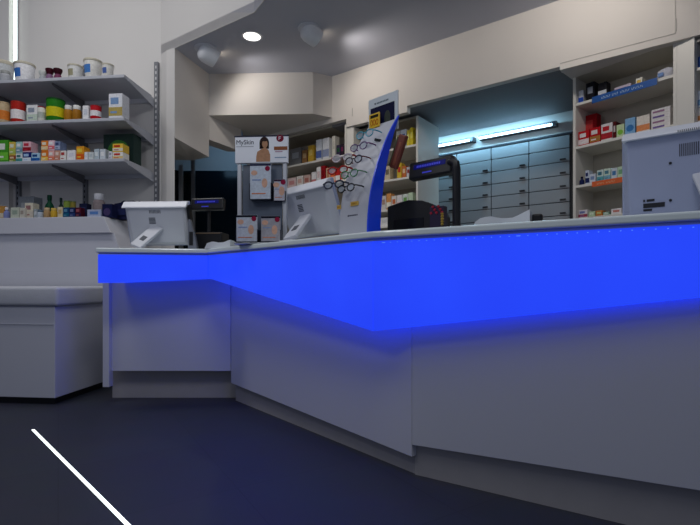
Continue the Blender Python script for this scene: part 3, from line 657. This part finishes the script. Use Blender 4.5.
# ------------------------------------------------------------------ point-of-sale monitors
def yawM(x, y, z, yaw): return Matrix.Translation((x, y, z)) @ Matrix.Rotation(yaw, 4, 'Z')
def monitor(x, y, yaw, tilt, w, h, label, zc, foot=(0, -.16), plain=False, ax=0.0):
    """the back of the monitor faces local -y; tilt leans the top towards -y"""
    r = thing('cash_monitor', label, 'monitor', (x, y, ZW), yaw)
    T = Matrix.Translation((0, 0, zc)) @ Matrix.Rotation(tilt, 4, 'X')
    MB().box(-w/2, w/2, 0.012, .032, -h/2, h/2, T).build('bezel', PLASTG, r, bevel=.006)
    MB().box(-w/2 + .012, w/2 - .012, .032, .034, -h/2 + .012, h/2 - .012, T).build('screen', BLACK, r)
    # tapered back shell
    i = .012; bw, bh = (w/2 - .035, h/2 - .03) if not plain else (w/2 - .02, h/2 - .02)
    vs = [(-w/2 + .004, .013, -h/2 + .004), (w/2 - .004, .013, -h/2 + .004), (w/2 - .004, .013, h/2 - .004), (-w/2 + .004, .013, h/2 - .004),
          (-bw + .012, -.028, -bh), (bw - .012, -.028, -bh), (bw, -.028, bh + .004), (-bw, -.028, bh + .004)]
    sh = MB().add(vs, [(0,3,2,1),(4,5,6,7),(0,1,5,4),(1,2,6,5),(2,3,7,6),(3,0,4,7)], T).build('back_shell', PLAST if not plain else PLASTG, r, bevel=.006)
    MB().prism([(-.046, h/2 - .034), (.020, h/2 - .034), (.020, h/2 + .002), (-.004, h/2 + .002), (-.042, h/2 - .026)], -w/2 + .006, w/2 - .006, T @ Matrix(((0,0,1,0),(1,0,0,0),(0,1,0,0),(0,0,0,1)))).build('top_ridge', mat('ridge_white', (236, 238, 246), .35), r, bevel=.003)
    VG = mat('vent_grey', (84, 88, 98), .6)
    nv = 0 if plain else 9
    mb = MB()
    for k in range(nv): mb.box(-.04 + k * .009, -.036 + k * .009, -.0295, -.0275, h*.26, h*.33, T)
    if nv: mb.build('vent_slots', VG, r)
    mb = MB()
    for k in range(nv // 2 + 1): mb.box(-.05, -.005, -.0295, -.0275, h*.03 + k*.009, h*.03 + k*.009 + .005, T)
    if nv: mb.build('vent_grille', VG, r)
    # sloping flat foot
    p0 = T @ Vector((ax, -.028, -.02)); p1 = Vector((foot[0], foot[1], .022))
    d = p1 - p0; L = d.length; zax = d.normalized(); xax = Vector((1, .0, 0)); yax = zax.cross(xax).normalized(); xax = yax.cross(zax)
    M = Matrix((xax, yax, zax)).transposed().to_4x4(); M.translation = p0
    MB().box(-.045, .045, -.010, .010, -.01, L, M).build('stand_arm', PLAST, r, bevel=.004)
    MB().box(-.018, .018, -.0125, .0125, L * .52, L * .72, M).build('cable_slot', VG, r)
    MB().box(foot[0] - .06, foot[0] + .06, foot[1] - .03, foot[1] + .2, 0, .012).build('base_plate', PLAST, r, bevel=.004)
    return r, T
m1, T1 = monitor(-1.315, 3.21, math.radians(-3), math.radians(17), .455, .305, 'white tilted cash monitor seen from behind at the left counter end', .186, foot=(-.09, -.14))
MB().box(.215, .232, -.02, .03, -.155, .13, T1).build('edge_strip', BLACK, m1)
m2, T2 = monitor(-.235, 2.66, math.radians(-47), math.radians(20), .48, .305, 'white tilted cash monitor between the poster stand and spectacle display', .19, foot=(.058, -.172))
m3, T3 = monitor(1.235, 1.70, math.radians(-38), math.radians(2), .43, .345, 'grey-white cash monitor nearest the camera at the right picture edge', .187, foot=(0.10, -.17), plain=True, ax=.055)
VB = mat('black_label', (34, 36, 44), .5)
mb = MB()
mb.box(-.14, -.134, -.0295, -.0275, -.098, -.089, T3); mb.box(-.129, -.104, -.0295, -.0275, -.098, -.089, T3); mb.box(-.14, -.072, -.0295, -.0275, -.121, -.104, T3); mb.box(-.14, -.112, -.0295, -.0275, -.133, -.125, T3)
mb.build('black_labels', VB, m3)
mb = MB()
for k in range(18): mb.box(-.028 + k*.006, -.0255 + k*.006, -.0295, -.0275, .055, .10, T3)
mb.build('vent_grille', VB, m3)
mb = MB()
for k in range(20): mb.box(-.032 + k*.006, -.0295 + k*.006, -.0475, -.0445, .1395, .1465, T3)
mb.build('vent_grille', VB, m3)
mb = MB()
for a, b in ((-.055, .035), (-.055, -.10)): mb.lathe([(.005, -.002), (.005, .002)], 12, T3 @ Matrix.Translation((a, -.0285, b)) @ Matrix.Rotation(math.pi/2, 4, 'X'))
mb.build('screws', VB, m3)
# cable lying under the near monitor
mb = MB().tube([(1.02, 1.85, ZW + .006), (1.05, 1.80, ZW + .02), (1.09, 1.74, ZW + .035), (1.13, 1.70, ZW + .02), (1.18, 1.66, ZW + .008)], .004, 8)
tag(mb.build('cable', PLASTG, smooth=True), 'thin grey cable looped behind the nearest cash monitor', 'cable')

# customer displays
SCR = mat('blue_screen', (20, 24, 110), .2, emit=.18); SCRT = mat('blue_text', (66, 70, 210), .3, emit=.3)
def pole_display(x0, D0, x1, D1, ztop, h, polepx, poleD, label, cap):
    a, b = Vector(at(x0, D0)), Vector(at(x1, D1)); c = (a + b) / 2; w = (b - a).length; yaw = math.atan2(b.y - a.y, b.x - a.x)
    px, py = at(polepx, poleD)
    r = thing('customer_display', label, 'display', (px, py, ZW), 0)
    M = Matrix.Translation((c.x, c.y, ztop - h/2)) @ Matrix.Rotation(yaw, 4, 'Z') @ Matrix.Rotation(math.radians(-8), 4, 'X')
    MB().box(-w/2, w/2, 0, .045, -h/2, h/2, M).build('housing', BLACK, r, bevel=.008, world=True)
    MB().box(-w*.38, w*.36, -.0015, .001, h*.02, h*.3, M).build('screen', SCR, r, world=True)
    mb = MB()
    for k in range(10): mb.box(-w*.16 + k*w*.022, -w*.16 + k*w*.022 + w*.016, -.0015, .001, -h*.28, -h*.20, M)
    for k in range(14): mb.box(-w*.30 + k*w*.04, -w*.30 + k*w*.04 + w*.026, -.0025, -.001, h*.10, h*.22, M)
    mb.build('lettering', SCRT, r, world=True)
    top = ztop - h * .42
    pb = Vector((b.x, b.y, top)) ; d = (b - a).normalized()
    pts = [(px, py, ZW), (px, py, top - .04), (px - d.x*.004, py - d.y*.004, top - .015), (px - d.x*.02, py - d.y*.02, top - .002), (b.x - d.x*.02 + .02*-d.y, b.y - d.y*.02 + .02*d.x, top)]
    MB().tube(pts, .018 if cap else .012, 12).build('pole', BLACK, r, smooth=True, world=True)
    MB().lathe([(.07, 0), (.07, .008), (.03, .014)], 24, Matrix.Translation((px, py, ZW))).build('base', BLACK, r, smooth=True, world=True)
pole_display(408.7, 2.25, 451.6, 2.09, 1.389, .083, 456.5, 2.06, 'black customer display on a thick pole right of the spectacle display', True)
pole_display(191, 3.22, 223, 3.18, 1.395, .082, 209, 3.25, 'black customer display with blue screen beside the left monitor', False)

# printers and small things
x, y = at(419, 2.37)
r = thing('receipt_printer', 'black dome-topped printer on the worktop below the customer display', 'printer', (x, y, ZW), math.radians(-30))
prof = [(-.135, 0), (.13, 0), (.135, .112), (.11, .160), (.05, .184), (-.02, .192), (-.07, .184), (-.135, .168)]
MB().add([(p, -.09, z) for p, z in prof] + [(p, .09, z) for p, z in prof], [tuple(range(7, -1, -1)), tuple(range(8, 16))] + [(i, (i+1) % 8, 8 + (i+1) % 8, 8 + i) for i in range(8)]).build('body', BLACK, r, bevel=.004)
MB().box(-.10, .06, -.093, -.089, .03, .10).build('front_cover', mat('black_gloss', (12, 12, 16), .2), r, bevel=.001)
MB().box(-.08, .04, .03, .034, .184, .194).build('paper_slot', DARKM, r)
x, y = at(438.5, 2.16)
r = thing('trinket_box', 'small box of red and purple trinkets between printer and display pole', 'trinket box', (x, y, ZW), math.radians(-35))
MB().box(-.035, .035, -.02, .02, 0, .135).build('case', mat('dark_purple', (36, 22, 58), .4), r, bevel=.002)
mb = MB(); mg = MB()
for k in range(7): mb.lathe([(.003, -.006), (.007, -.002), (.007, .002), (.003, .006)], 8, Matrix.Translation((-.027 + .009 * k, -.022, .115 + .014 * ((k * 5) % 3) - .01)))
mb.build('red_beads', mat('trinket_red', (170, 34, 60), .35), r, smooth=True)
for k in range(5): mg.lathe([(.004, -.006), (.009, 0), (.004, .006)], 8, Matrix.Translation((.028, -.022, .05 + k * .012)))
mg.build('gold_beads', mat('trinket_gold', (190, 160, 70), .35, .3), r, smooth=True)
x, y = at(212, 3.30)
r = thing('receipt_printer', 'black box printer under the left customer display', 'printer', (x, y, ZW), math.radians(-4))
MB().box(-.095, .095, -.07, .09, 0, .135).build('body', BLACK, r, bevel=.008)
MB().box(-.09, .085, -.074, -.068, .124, .130).build('front_edge', mat('dim_brass', (120, 100, 80), .4), r)
x, y = at(193, 3.12)
r = thing('card_terminal', 'pale curved card terminal standing right of the left monitor', 'card terminal', (x, y, ZW), math.radians(10))
prof = [(-.025, 0), (.03, 0), (.028, .03), (.018, .09), (.002, .15), (-.012, .205), (-.026, .20), (-.028, .08)]
MB().add([(p, -.04, z) for p, z in prof] + [(p, .04, z) for p, z in prof], [tuple(range(7, -1, -1)), tuple(range(8, 16))] + [(i, (i+1) % 8, 8 + (i+1) % 8, 8 + i) for i in range(8)]).build('body', mat('terminal_grey', (120, 124, 136), .4), r, bevel=.003)
MB().box(-.018, .006, -.0415, -.039, .03, .12).build('keypad', BLACK, r)
def sheet(name, label, cat, px, D, w, d, yaw, h, m, lift=.012):
    x, y = at(px, D); r = thing(name, label, cat, (x, y, ZW), yaw)
    vs = []; fs = []; nx, ny = 12, 6
    for j in range(ny):
        for i in range(nx):
            u, v = i/(nx-1), j/(ny-1)
            vs.append(((u-.5)*w, (v-.5)*d, .002 + h * (.86 + .14*math.sin(u*7+v*3)) * (u**.18) * (1 - .3*v) + random.uniform(0, lift*.2)))
    n = len(vs); vs += [(a, b, 0) for a, b, c in vs]
    for j in range(ny-1):
        for i in range(nx-1):
            q = j*nx+i; fs.append((q, q+1, q+nx+1, q+nx)); fs.append((n+q, n+q+nx, n+q+nx+1, n+q+1))
    for i in range(nx-1): fs.append((i, n+i, n+i+1, i+1)); q = (ny-1)*nx+i; fs.append((q, q+1, n+q+1, n+q))
    for j in range(ny-1): fs.append((j*nx, (j+1)*nx, n+(j+1)*nx, n+j*nx)); q = j*nx+nx-1; fs.append((q, n+q, n+q+nx, q+nx))
    MB().add(vs, fs).build('sheet', m, r, smooth=True)
    MB().box(-w*.5, w*.4, -d/2 + .004, d/2 - .01, 0.0, .004).build('lower_sheet', rgb((214, 216, 220)), r)
PAPER = mat('paper', (226, 230, 236), .7, noise=.03)
sheet('paper_bag', 'white crumpled paper bag lying before the drawers', 'paper bag', 502, 2.25, .27, .16, math.radians(-28), .118, PAPER)
sheet('paper_slip', 'pale paper slips lying beside the black box printer', 'paper', 222, 2.98, .19, .10, math.radians(-20), .050, PAPER)
x, y = at(537.5, 2.14)
r = thing('bar_scanner', 'small black hand scanner lying right of the white paper bag', 'scanner', (x, y, ZW), math.radians(-30))
MB().box(-.022, .022, -.02, .02, 0, .098).build('head', BLACK, r, bevel=.008)
MB().box(-.012, .012, .018, .08, .04, .085).build('grip', BLACK, r, bevel=.006)

# ------------------------------------------------------------------ poster stand
def text_mesh(body, size, M, name, m, parent, ext=.0006):
    cu = bpy.data.curves.new(name, 'FONT'); cu.body = body; cu.size = size; cu.extrude = ext; cu.align_x = 'LEFT'
    tmp = bpy.data.objects.new('tmp', cu); COL.objects.link(tmp)
    dg = bpy.context.evaluated_depsgraph_get()
    me = bpy.data.meshes.new_from_object(tmp.evaluated_get(dg))
    bpy.data.objects.remove(tmp); bpy.data.curves.remove(cu)
    me.name = name; me.transform(M); me.materials.clear(); me.materials.append(m)
    o = bpy.data.objects.new(name, me); COL.objects.link(o); o.parent = parent; return o
SX, SY = at(262, 2.645)
st = thing('poster_stand', 'upright counter stand with a white portrait header sign', 'display stand', (SX, SY, ZW), math.radians(-4))
hw = .1475
RX = Matrix.Rotation(math.pi/2, 4, 'X')
for sx in (-1, 1):
    MB().box(sx*(hw - .017) - .011, sx*(hw - .017) + .011, -.004, .022, 0, .459).build('pole', mat('bright_alu', (205, 208, 214), .35, .15), st, bevel=.003)
MB().box(-hw, hw, -.05, .07, 0, .008).build('base', ALU, st, bevel=.002)
MB().box(-hw + .034, hw - .034, .012, .016, .008, .455).build('back_panel', mat('stand_panel', (96, 106, 122), .35, noise=.12, scale=20), st)
sg = MB().box(-hw - .004, hw + .004, -.012, .012, .487, .640).build('header_sign', mat('sign_white', (240, 243, 250), .35, noise=.02), st, bevel=.001)
sg.location.z = -.026
S = lambda x, z: Matrix.Translation((x, -.0135, z))
text_mesh('MySkin', .036, S(-.146, .592) @ RX, 'lettering', rgb((70, 76, 92)), sg)
MB().box(-.146, -.045, -.0132, -.012, .578, .580).build('rule_line', rgb((110, 116, 132)), sg)
# picture of a person: shoulders, face, hair
def disc(mb, cx, cz, rx, rz, y, n=28):
    vs = [(cx + rx*math.cos(2*math.pi*k/n), y, cz + rz*math.sin(2*math.pi*k/n)) for k in range(n)] + [(cx + rx*math.cos(2*math.pi*k/n), y + .0006, cz + rz*math.sin(2*math.pi*k/n)) for k in range(n)]
    mb.add(vs, [tuple(range(n)), tuple(range(2*n-1, n-1, -1))] + [(k, (k+1) % n, n+(k+1) % n, n+k) for k in range(n)])
SKIN = rgb((186, 140, 108)); HAIR = rgb((50, 30, 28))
mb = MB(); disc(mb, .016, .597, .027, .036, -.0128); mb.box(-.011, .043, -.0128, -.0122, .565, .60); mb.build('picture_hair', HAIR, sg)
mb = MB(); disc(mb, .020, .592, .016, .023, -.0134); mb.build('picture_face', SKIN, sg)
mb = MB(); mb.prism([(-.030, .492), (.050, .492), (.050, .530), (.040, .558), (.022, .572), (.004, .566), (-.024, .548), (-.030, .520)], .0124, .0130, RX @ Matrix.Identity(4)); mb.build('picture_shoulders', SKIN, sg)
mb = MB(); disc(mb, .020, .612, .017, .006, -.0138); mb.build('picture_fringe', HAIR, sg)
mb = MB(); disc(mb, .106, .622, .021, .020, -.0130); mb.build('round_badge', rgb((130, 22, 52)), sg)
mb = MB(); mb.box(.098, .102, -.0142, -.0134, .612, .632); mb.box(.102, .112, -.0142, -.0134, .628, .632); mb.box(.102, .110, -.0142, -.0134, .620, .624); mb.build('badge_mark', rgb((225, 205, 215)), sg)
MB().box(.072, .148, -.0132, -.012, .556, .576).build('brown_stripe', rgb((150, 92, 62)), sg)
MB().box(.078, .120, -.0132, -.012, .545, .550).build('text_line', rgb((190, 150, 170)), sg)
MB().box(.076, .142, -.0132, -.012, .512, .517).build('text_line', rgb((140, 165, 190)), sg)
MB().box(-.156, .156, -.0128, -.012, .633, .640).build('dark_edge', rgb((40, 40, 64)), sg)
def leaflet(cx, z0, w, h, y, main, dark, label):
    ldr = thing('leaflet', label, 'leaflet', tuple(ROOTM[st.name] @ Vector((cx, y, z0)))[:3], math.radians(-4), 'leaflets on the poster stand')
    MB().box(-w/2, w/2, -.004, .004, 0, h).build('page', rgb(main), ldr)
    MB().box(-w/2, w/2, -.0048, -.004, h - .012, h - .001).build('top_bar', rgb(dark), ldr)
    mb = MB(); disc(mb, w*.34, h*.86, .014, .014, -.0056); mb.build('round_badge', rgb((150, 28, 66)), ldr)
    mb = MB(); disc(mb, w*.20, h*.45, .016, .026, -.0048); mb.build('picture', rgb((222, 176, 152)), ldr); mb = MB(); disc(mb, -w*.30, h*.74, .018, .014, -.0048); mb.build('small_picture', rgb((222, 176, 152)), ldr)
    MB().box(-w*.42, w*.25, -.0048, -.004, h*.14, h*.17).build('text_line', rgb((214, 130, 90)), ldr)
    MB().box(-w*.40, w*.02, -.0048, -.004, h*.52, h*.56).build('text_line', rgb((140, 160, 200)), ldr)
def pocket(cx, z0, w, h, y):
    mb = MB().box(cx - w/2 - .004, cx - w/2, y - .008, .012, z0, z0 + h*.45); mb.box(cx + w/2, cx + w/2 + .004, y - .008, .012, z0, z0 + h*.45); mb.box(cx - w/2, cx + w/2, y - .008, .012, z0 - .004, z0)
    mb.build('leaflet_pocket', mat('dark_acrylic', (26, 28, 44), .25), st)
LF = [(.000, .252, .118, .198, -.03, (206, 216, 232), (40, 44, 76), 'tall white leaflet in the middle pocket of the poster stand'),
      (.104, .245, .062, .12, -.012, (200, 200, 212), (60, 44, 66), 'small leaflet at the right side of the poster stand'),
      (-.073, .014, .118, .147, -.045, (204, 210, 220), (24, 26, 40), 'lower left leaflet with round badge on the poster stand'),
      (.062, .014, .108, .140, -.045, (170, 168, 176), (24, 26, 40), 'lower right greyish leaflet on the poster stand')]
for i, l in enumerate(LF):
    leaflet(*l[:5], l[5], l[6], l[7]); pocket(l[0], l[1], l[2], l[3], l[4])

# ------------------------------------------------------------------ spectacle display
bl, br = Vector((-.053, 2.25)), Vector((.080, 2.117))
u = (br - bl).normalized(); nf = Vector((u.y, -u.x))        # nf points left/towards the camera
if nf.x > 0: nf = -nf
yaw = math.atan2(u.y, u.x)
gd_ = thing('spectacle_display', 'grey curved spectacle display with blue side and poster on top', 'display stand', (bl.x, bl.y, ZW), yaw)
Wd = (br - bl).length
# local: x along the face, y backwards
def prof_y(z):      # how far the face leans back at height z
    f = max(0, z) / .58; return .208 * f ** 2.1
n = 18; vs = []; fs = []
for k in range(n + 1):
    z = .58 * k / n; y0 = prof_y(z)
    vs += [(0, y0, z), (Wd, y0, z), (Wd, y0 + .012, z), (0, y0 + .012, z)]
for k in range(n):
    a = 4*k
    for i in range(4): j = (i+1) % 4; fs.append((a+i, a+j, a+4+j, a+4+i))
fs += [(3, 2, 1, 0), (4*n, 4*n+1, 4*n+2, 4*n+3)]
MB().add(vs, fs).build('front_face', mat('display_grey', (190, 192, 202), .4, noise=.02), gd_, smooth=True)
vs = []; fs = []
for k in range(n + 1):
    z = .595 * k / n; y0 = prof_y(z) - .006; dpt = .085 * (1 - (k/n)**2.2 * .94)
    vs += [(Wd, y0, z), (Wd + .008, y0, z), (Wd + .008, y0 + dpt, z), (Wd, y0 + dpt, z)]
for k in range(n):
    a = 4*k
    for i in range(4): j = (i+1) % 4; fs.append((a+i, a+j, a+4+j, a+4+i))
fs += [(3, 2, 1, 0), (4*n, 4*n+1, 4*n+2, 4*n+3)]
BS = MB().add(vs, fs).build('side_panel', BLUEP, gd_, smooth=True)
MB().box(0, Wd, .0, .10, 0, .010).build('base', BLUEP, gd_)
yt = prof_y(.57) + .012
ps = MB().box(-.002, Wd + .002, yt, yt + .006, .555, .742).build('poster', mat('poster_grey', (206, 214, 220), .4, noise=.03), gd_)
ps.location.z = -.022
MB().box(.012, Wd - .018, yt - .0012, yt, .575, .694).build('picture_ground', rgb((10, 14, 56)), ps)
MB().box(.040, .047, yt - .0012, yt, .709, .717).build('logo_square', rgb((30, 34, 50)), ps)
mb = MB()
for k in range(8): mb.box(.054 + k*.010, .0605 + k*.010, yt - .0012, yt, .709, .716)
mb.build('lettering', rgb((90, 110, 120)), ps)
mb = MB(); disc(mb, .125, .62, .020, .04, yt - .002); mb.build('picture', rgb((60, 66, 60)), ps)
tg = thing('price_tag', 'yellow price tag with black top on the spectacle poster', 'price tag', tuple(ROOTM[gd_.name] @ Vector((.058, yt - .020, .562))), yaw)
MB().box(-.036, .034, -.003, .003, 0, .072).build('tag', mat('tag_yellow', (232, 186, 24), .4), tg, bevel=.002)
MB().box(-.026, .026, -.004, -.003, .050, .064).build('black_band', rgb((40, 36, 20)), tg)
mb = MB()
for k in range(3): mb.tube([(-.018 + k*.018 + .007*math.cos(a), -.0035, .026 + .014*math.sin(a)) for a in [2*math.pi*i/14 for i in range(14)]], .0016, 6, closed=True)
mb.build('digits', rgb((190, 90, 20)), tg)
# small logo line low on the face
mb = MB(); z = .10
mb.box(.055, .062, prof_y(z) - .001, prof_y(z) + .001, z - .004, z + .004)
for k in range(7): mb.box(.066 + k*.008, .071 + k*.008, prof_y(z) - .001, prof_y(z) + .001, z - .003, z + .003)
mb.build('small_lettering', rgb((70, 74, 90)), gd_)
def spectacles(z, c, label, x0=.02, out=.06, thick=.0028, tc=None, roll=0.0):
    y = prof_y(z)
    P = ROOTM[gd_.name] @ Vector((x0 + .06, y - out, z))
    r = thing('reading_glasses', label, 'glasses', tuple(P), yaw + roll, 'reading glasses on the display')
    m = rgb(c, .3)
    for sx in (-1, 1):
        pts = [(sx*.031 + .023*math.cos(a), .0, .0165*math.sin(a)*(1.1 if math.sin(a) < 0 else .9)) for a in [2*math.pi*i/22 for i in range(22)]]
        rim = MB().tube(pts, thick, 7, closed=True).build('rim', m, r, smooth=True)
        MB().prism([(p[0], p[2]) for p in pts], -.0005, .0005, RX).build('lens', mat('lens', (205, 215, 225), .08, alpha=.35), rim)
        mt = rgb(tc, .3) if tc else m
        MB().tube([(sx*.054, 0, .006), (sx*.061, .006, .006), (sx*.062, .04, .006), (sx*.060, out - .004, .004)], thick * 1.1, 7).build('temple', mt, r, smooth=True)
    MB().tube([(-.009, 0, .003), (0, -.002, .006), (.009, 0, .003)], thick, 7).build('bridge', m, r, smooth=True)
spectacles(.505, (90, 175, 195), 'turquoise reading glasses, topmost on the display')
spectacles(.435, (110, 86, 130), 'purple reading glasses, second from the top of the display', tc=(130, 80, 130))
spectacles(.365, (40, 30, 50), 'dark glasses with red temples, third from the top', tc=(110, 40, 50))
spectacles(.295, (70, 140, 90), 'green reading glasses, fourth from the top of the display', thick=.0026)
spectacles(.225, (24, 24, 28), 'black reading glasses, lowest pair on the display', thick=.003)
spectacles(.40, (215, 206, 210), 'white-rimmed glasses at the outer left edge of the display', x0=-.085, out=.05, thick=.004, roll=.3, tc=(190, 60, 60))
spectacles(.335, (190, 50, 46), 'red-rimmed glasses at the outer left edge of the display', x0=-.085, out=.05, thick=.004, roll=.3)
spectacles(.26, (60, 66, 84), 'slate-rimmed glasses low at the outer left edge of the display', x0=-.085, out=.05, thick=.004, roll=.3)
# yellow tags stuck on the face
for xx, zz, w, lab in ((.095, .155, .05, 'wide yellow sticker low on the spectacle display'), (-.01, .15, .026, 'small yellow sticker at the left edge of the display')):
    P = ROOTM[gd_.name] @ Vector((xx, prof_y(zz) - .004, zz))
    r = thing('yellow_sticker', lab, 'sticker', tuple(P), yaw)
    MB().box(-w/2, w/2, -.001, .003, -.010, .010).build('paper', mat('sticker_yellow', (226, 186, 90), .5), r)
    mb = MB()
    for k in range(4): mb.box(-w*.35 + k*w*.18, -w*.35 + k*w*.18 + w*.1, -.0018, -.001, -.004, .004)
    mb.build('digits', rgb((190, 130, 40)), r)
zz = .505; P = ROOTM[gd_.name] @ Vector((.135, prof_y(.47) - .006, .47))
r = thing('black_tag', 'small black tag beside the topmost glasses', 'tag', tuple(P), yaw)
MB().box(-.02, .02, -.002, .004, -.006, .006, Matrix.Rotation(math.radians(20), 4, 'Y')).build('plate', BLACK, r)
# brown case hanging behind the blue side
P = ROOTM[gd_.name] @ Vector((Wd + .035, prof_y(.45) + .055, .40))
r = thing('spectacle_case', 'reddish brown spectacle case hanging behind the blue display side', 'case', tuple(P), yaw)
Mk = Matrix.Rotation(math.radians(24), 4, 'Y')
MB().box(-.022, .022, -.012, .012, -.075, .085, Mk).build('case_body', mat('leather_brown', (120, 56, 40), .5), r, bevel=.006)
MB().box(-.030, -.0225, -.010, .010, -.07, .07, Mk).build('green_spine', mat('olive_spine', (90, 96, 66), .5), r, bevel=.002)
MB().box(-.004, .010, -.0135, -.012, -.06, .05, Mk).build('trim_strip', mat('leather_light', (150, 84, 56), .5), r)

# ------------------------------------------------------------------ light
def area(name, loc, size, energy, color, target, sizey=None, spread=180):
    l = bpy.data.lights.new(name, 'AREA'); l.energy = energy; l.color = color; l.size = size; l.spread = math.radians(spread)
    if sizey: l.shape = 'RECTANGLE'; l.size_y = sizey
    o = bpy.data.objects.new(name, l); COL.objects.link(o); o.location = loc
    o.rotation_euler = (Vector(target) - Vector(loc)).to_track_quat('-Z', 'Y').to_euler(); return o
def spotl(name, loc, target, energy, color, angle, blend=.6, radius=.04):
    l = bpy.data.lights.new(name, 'SPOT'); l.energy = energy; l.color = color; l.spot_size = math.radians(angle); l.spot_blend = blend; l.shadow_soft_size = radius
    o = bpy.data.objects.new(name, l); COL.objects.link(o); o.location = loc
    o.rotation_euler = (Vector(target) - Vector(loc)).to_track_quat('-Z', 'Y').to_euler(); return o
w = bpy.data.worlds.new('world'); SC.world = w; w.use_nodes = True
bg = w.node_tree.nodes['Background']; bg.inputs['Color'].default_value = (.60, .70, 1.0, 1); bg.inputs['Strength'].default_value = .15
# shop ceiling luminaires, above the customer area
area('shop_ceiling_light', (-2.3, 2.6, 3.9), 1.2, 26, (1, .98, .95), (-2.4, 3.6, 0), .5)
area('shop_ceiling_light_2', (.3, .4, 3.6), 1.2, 19, (.96, .97, 1), (-1.3, 3.0, .3), .6)
l = bpy.data.lights.new('unseen_fill_light', 'POINT'); l.energy = 14; l.color = (.95, .97, 1); l.shadow_soft_size = .2  # added unseen point light, lifts the ceiling, header and lamp heads
po = bpy.data.objects.new('unseen_fill_light', l); COL.objects.link(po); po.location = (-1.3, 1.1, 2.3)
# beams of the recess ceiling lamps, and one extra spot out of view
spotl('spot_beam', (-1.08, 4.17, 2.75), (-.5, 4.75, 2.2), 5.5, (1, .95, .91), 150)
spotl('spot_beam_2', (-.17, 3.85, 2.75), (.6, 4.2, 2.2), 9, (1, .93, .86), 150)
spotl('added_spot_beam', (1.3, 2.6, 2.8), (1.6, 3.5, 2.0), 16, (1, .93, .86), 140)  # added spot without a lamp body, brightens the header's right part
spotl('down_beam', at(252, 3.895) + (2.85,), at(252, 3.895) + (0,), 10, (1, .96, .92), 110)
# recess tubes and rear room
p = UF.p(1.15, .82); q = UF.p(1.15, 1.0)
area('tube_glow', (p[0], p[1], 2.30), 1.3, 7, (.36, .74, 1), (q[0], q[1], 2.1), .03)
area('rear_room_light', (-1.6, 5.9, 2.7), .6, 1.6, (.35, .65, 1), (-1.6, 6.6, 2.4))

# ------------------------------------------------------------------ camera and colour
cam = bpy.data.cameras.new('camera'); cam.sensor_width = 36; cam.lens = F / 700 * 36; cam.shift_y = (YH - 262.5) / 700; cam.clip_start = .02
co = bpy.data.objects.new('camera', cam); COL.objects.link(co); co.location = (0, 0, H); co.rotation_euler = (math.radians(90), 0, 0)
SC.camera = co
SC.view_settings.view_transform = 'Standard'; SC.view_settings.look = 'None'; SC.view_settings.gamma = 1.0; SC.view_settings.exposure = 0.0
SC.view_settings.use_curve_mapping = False
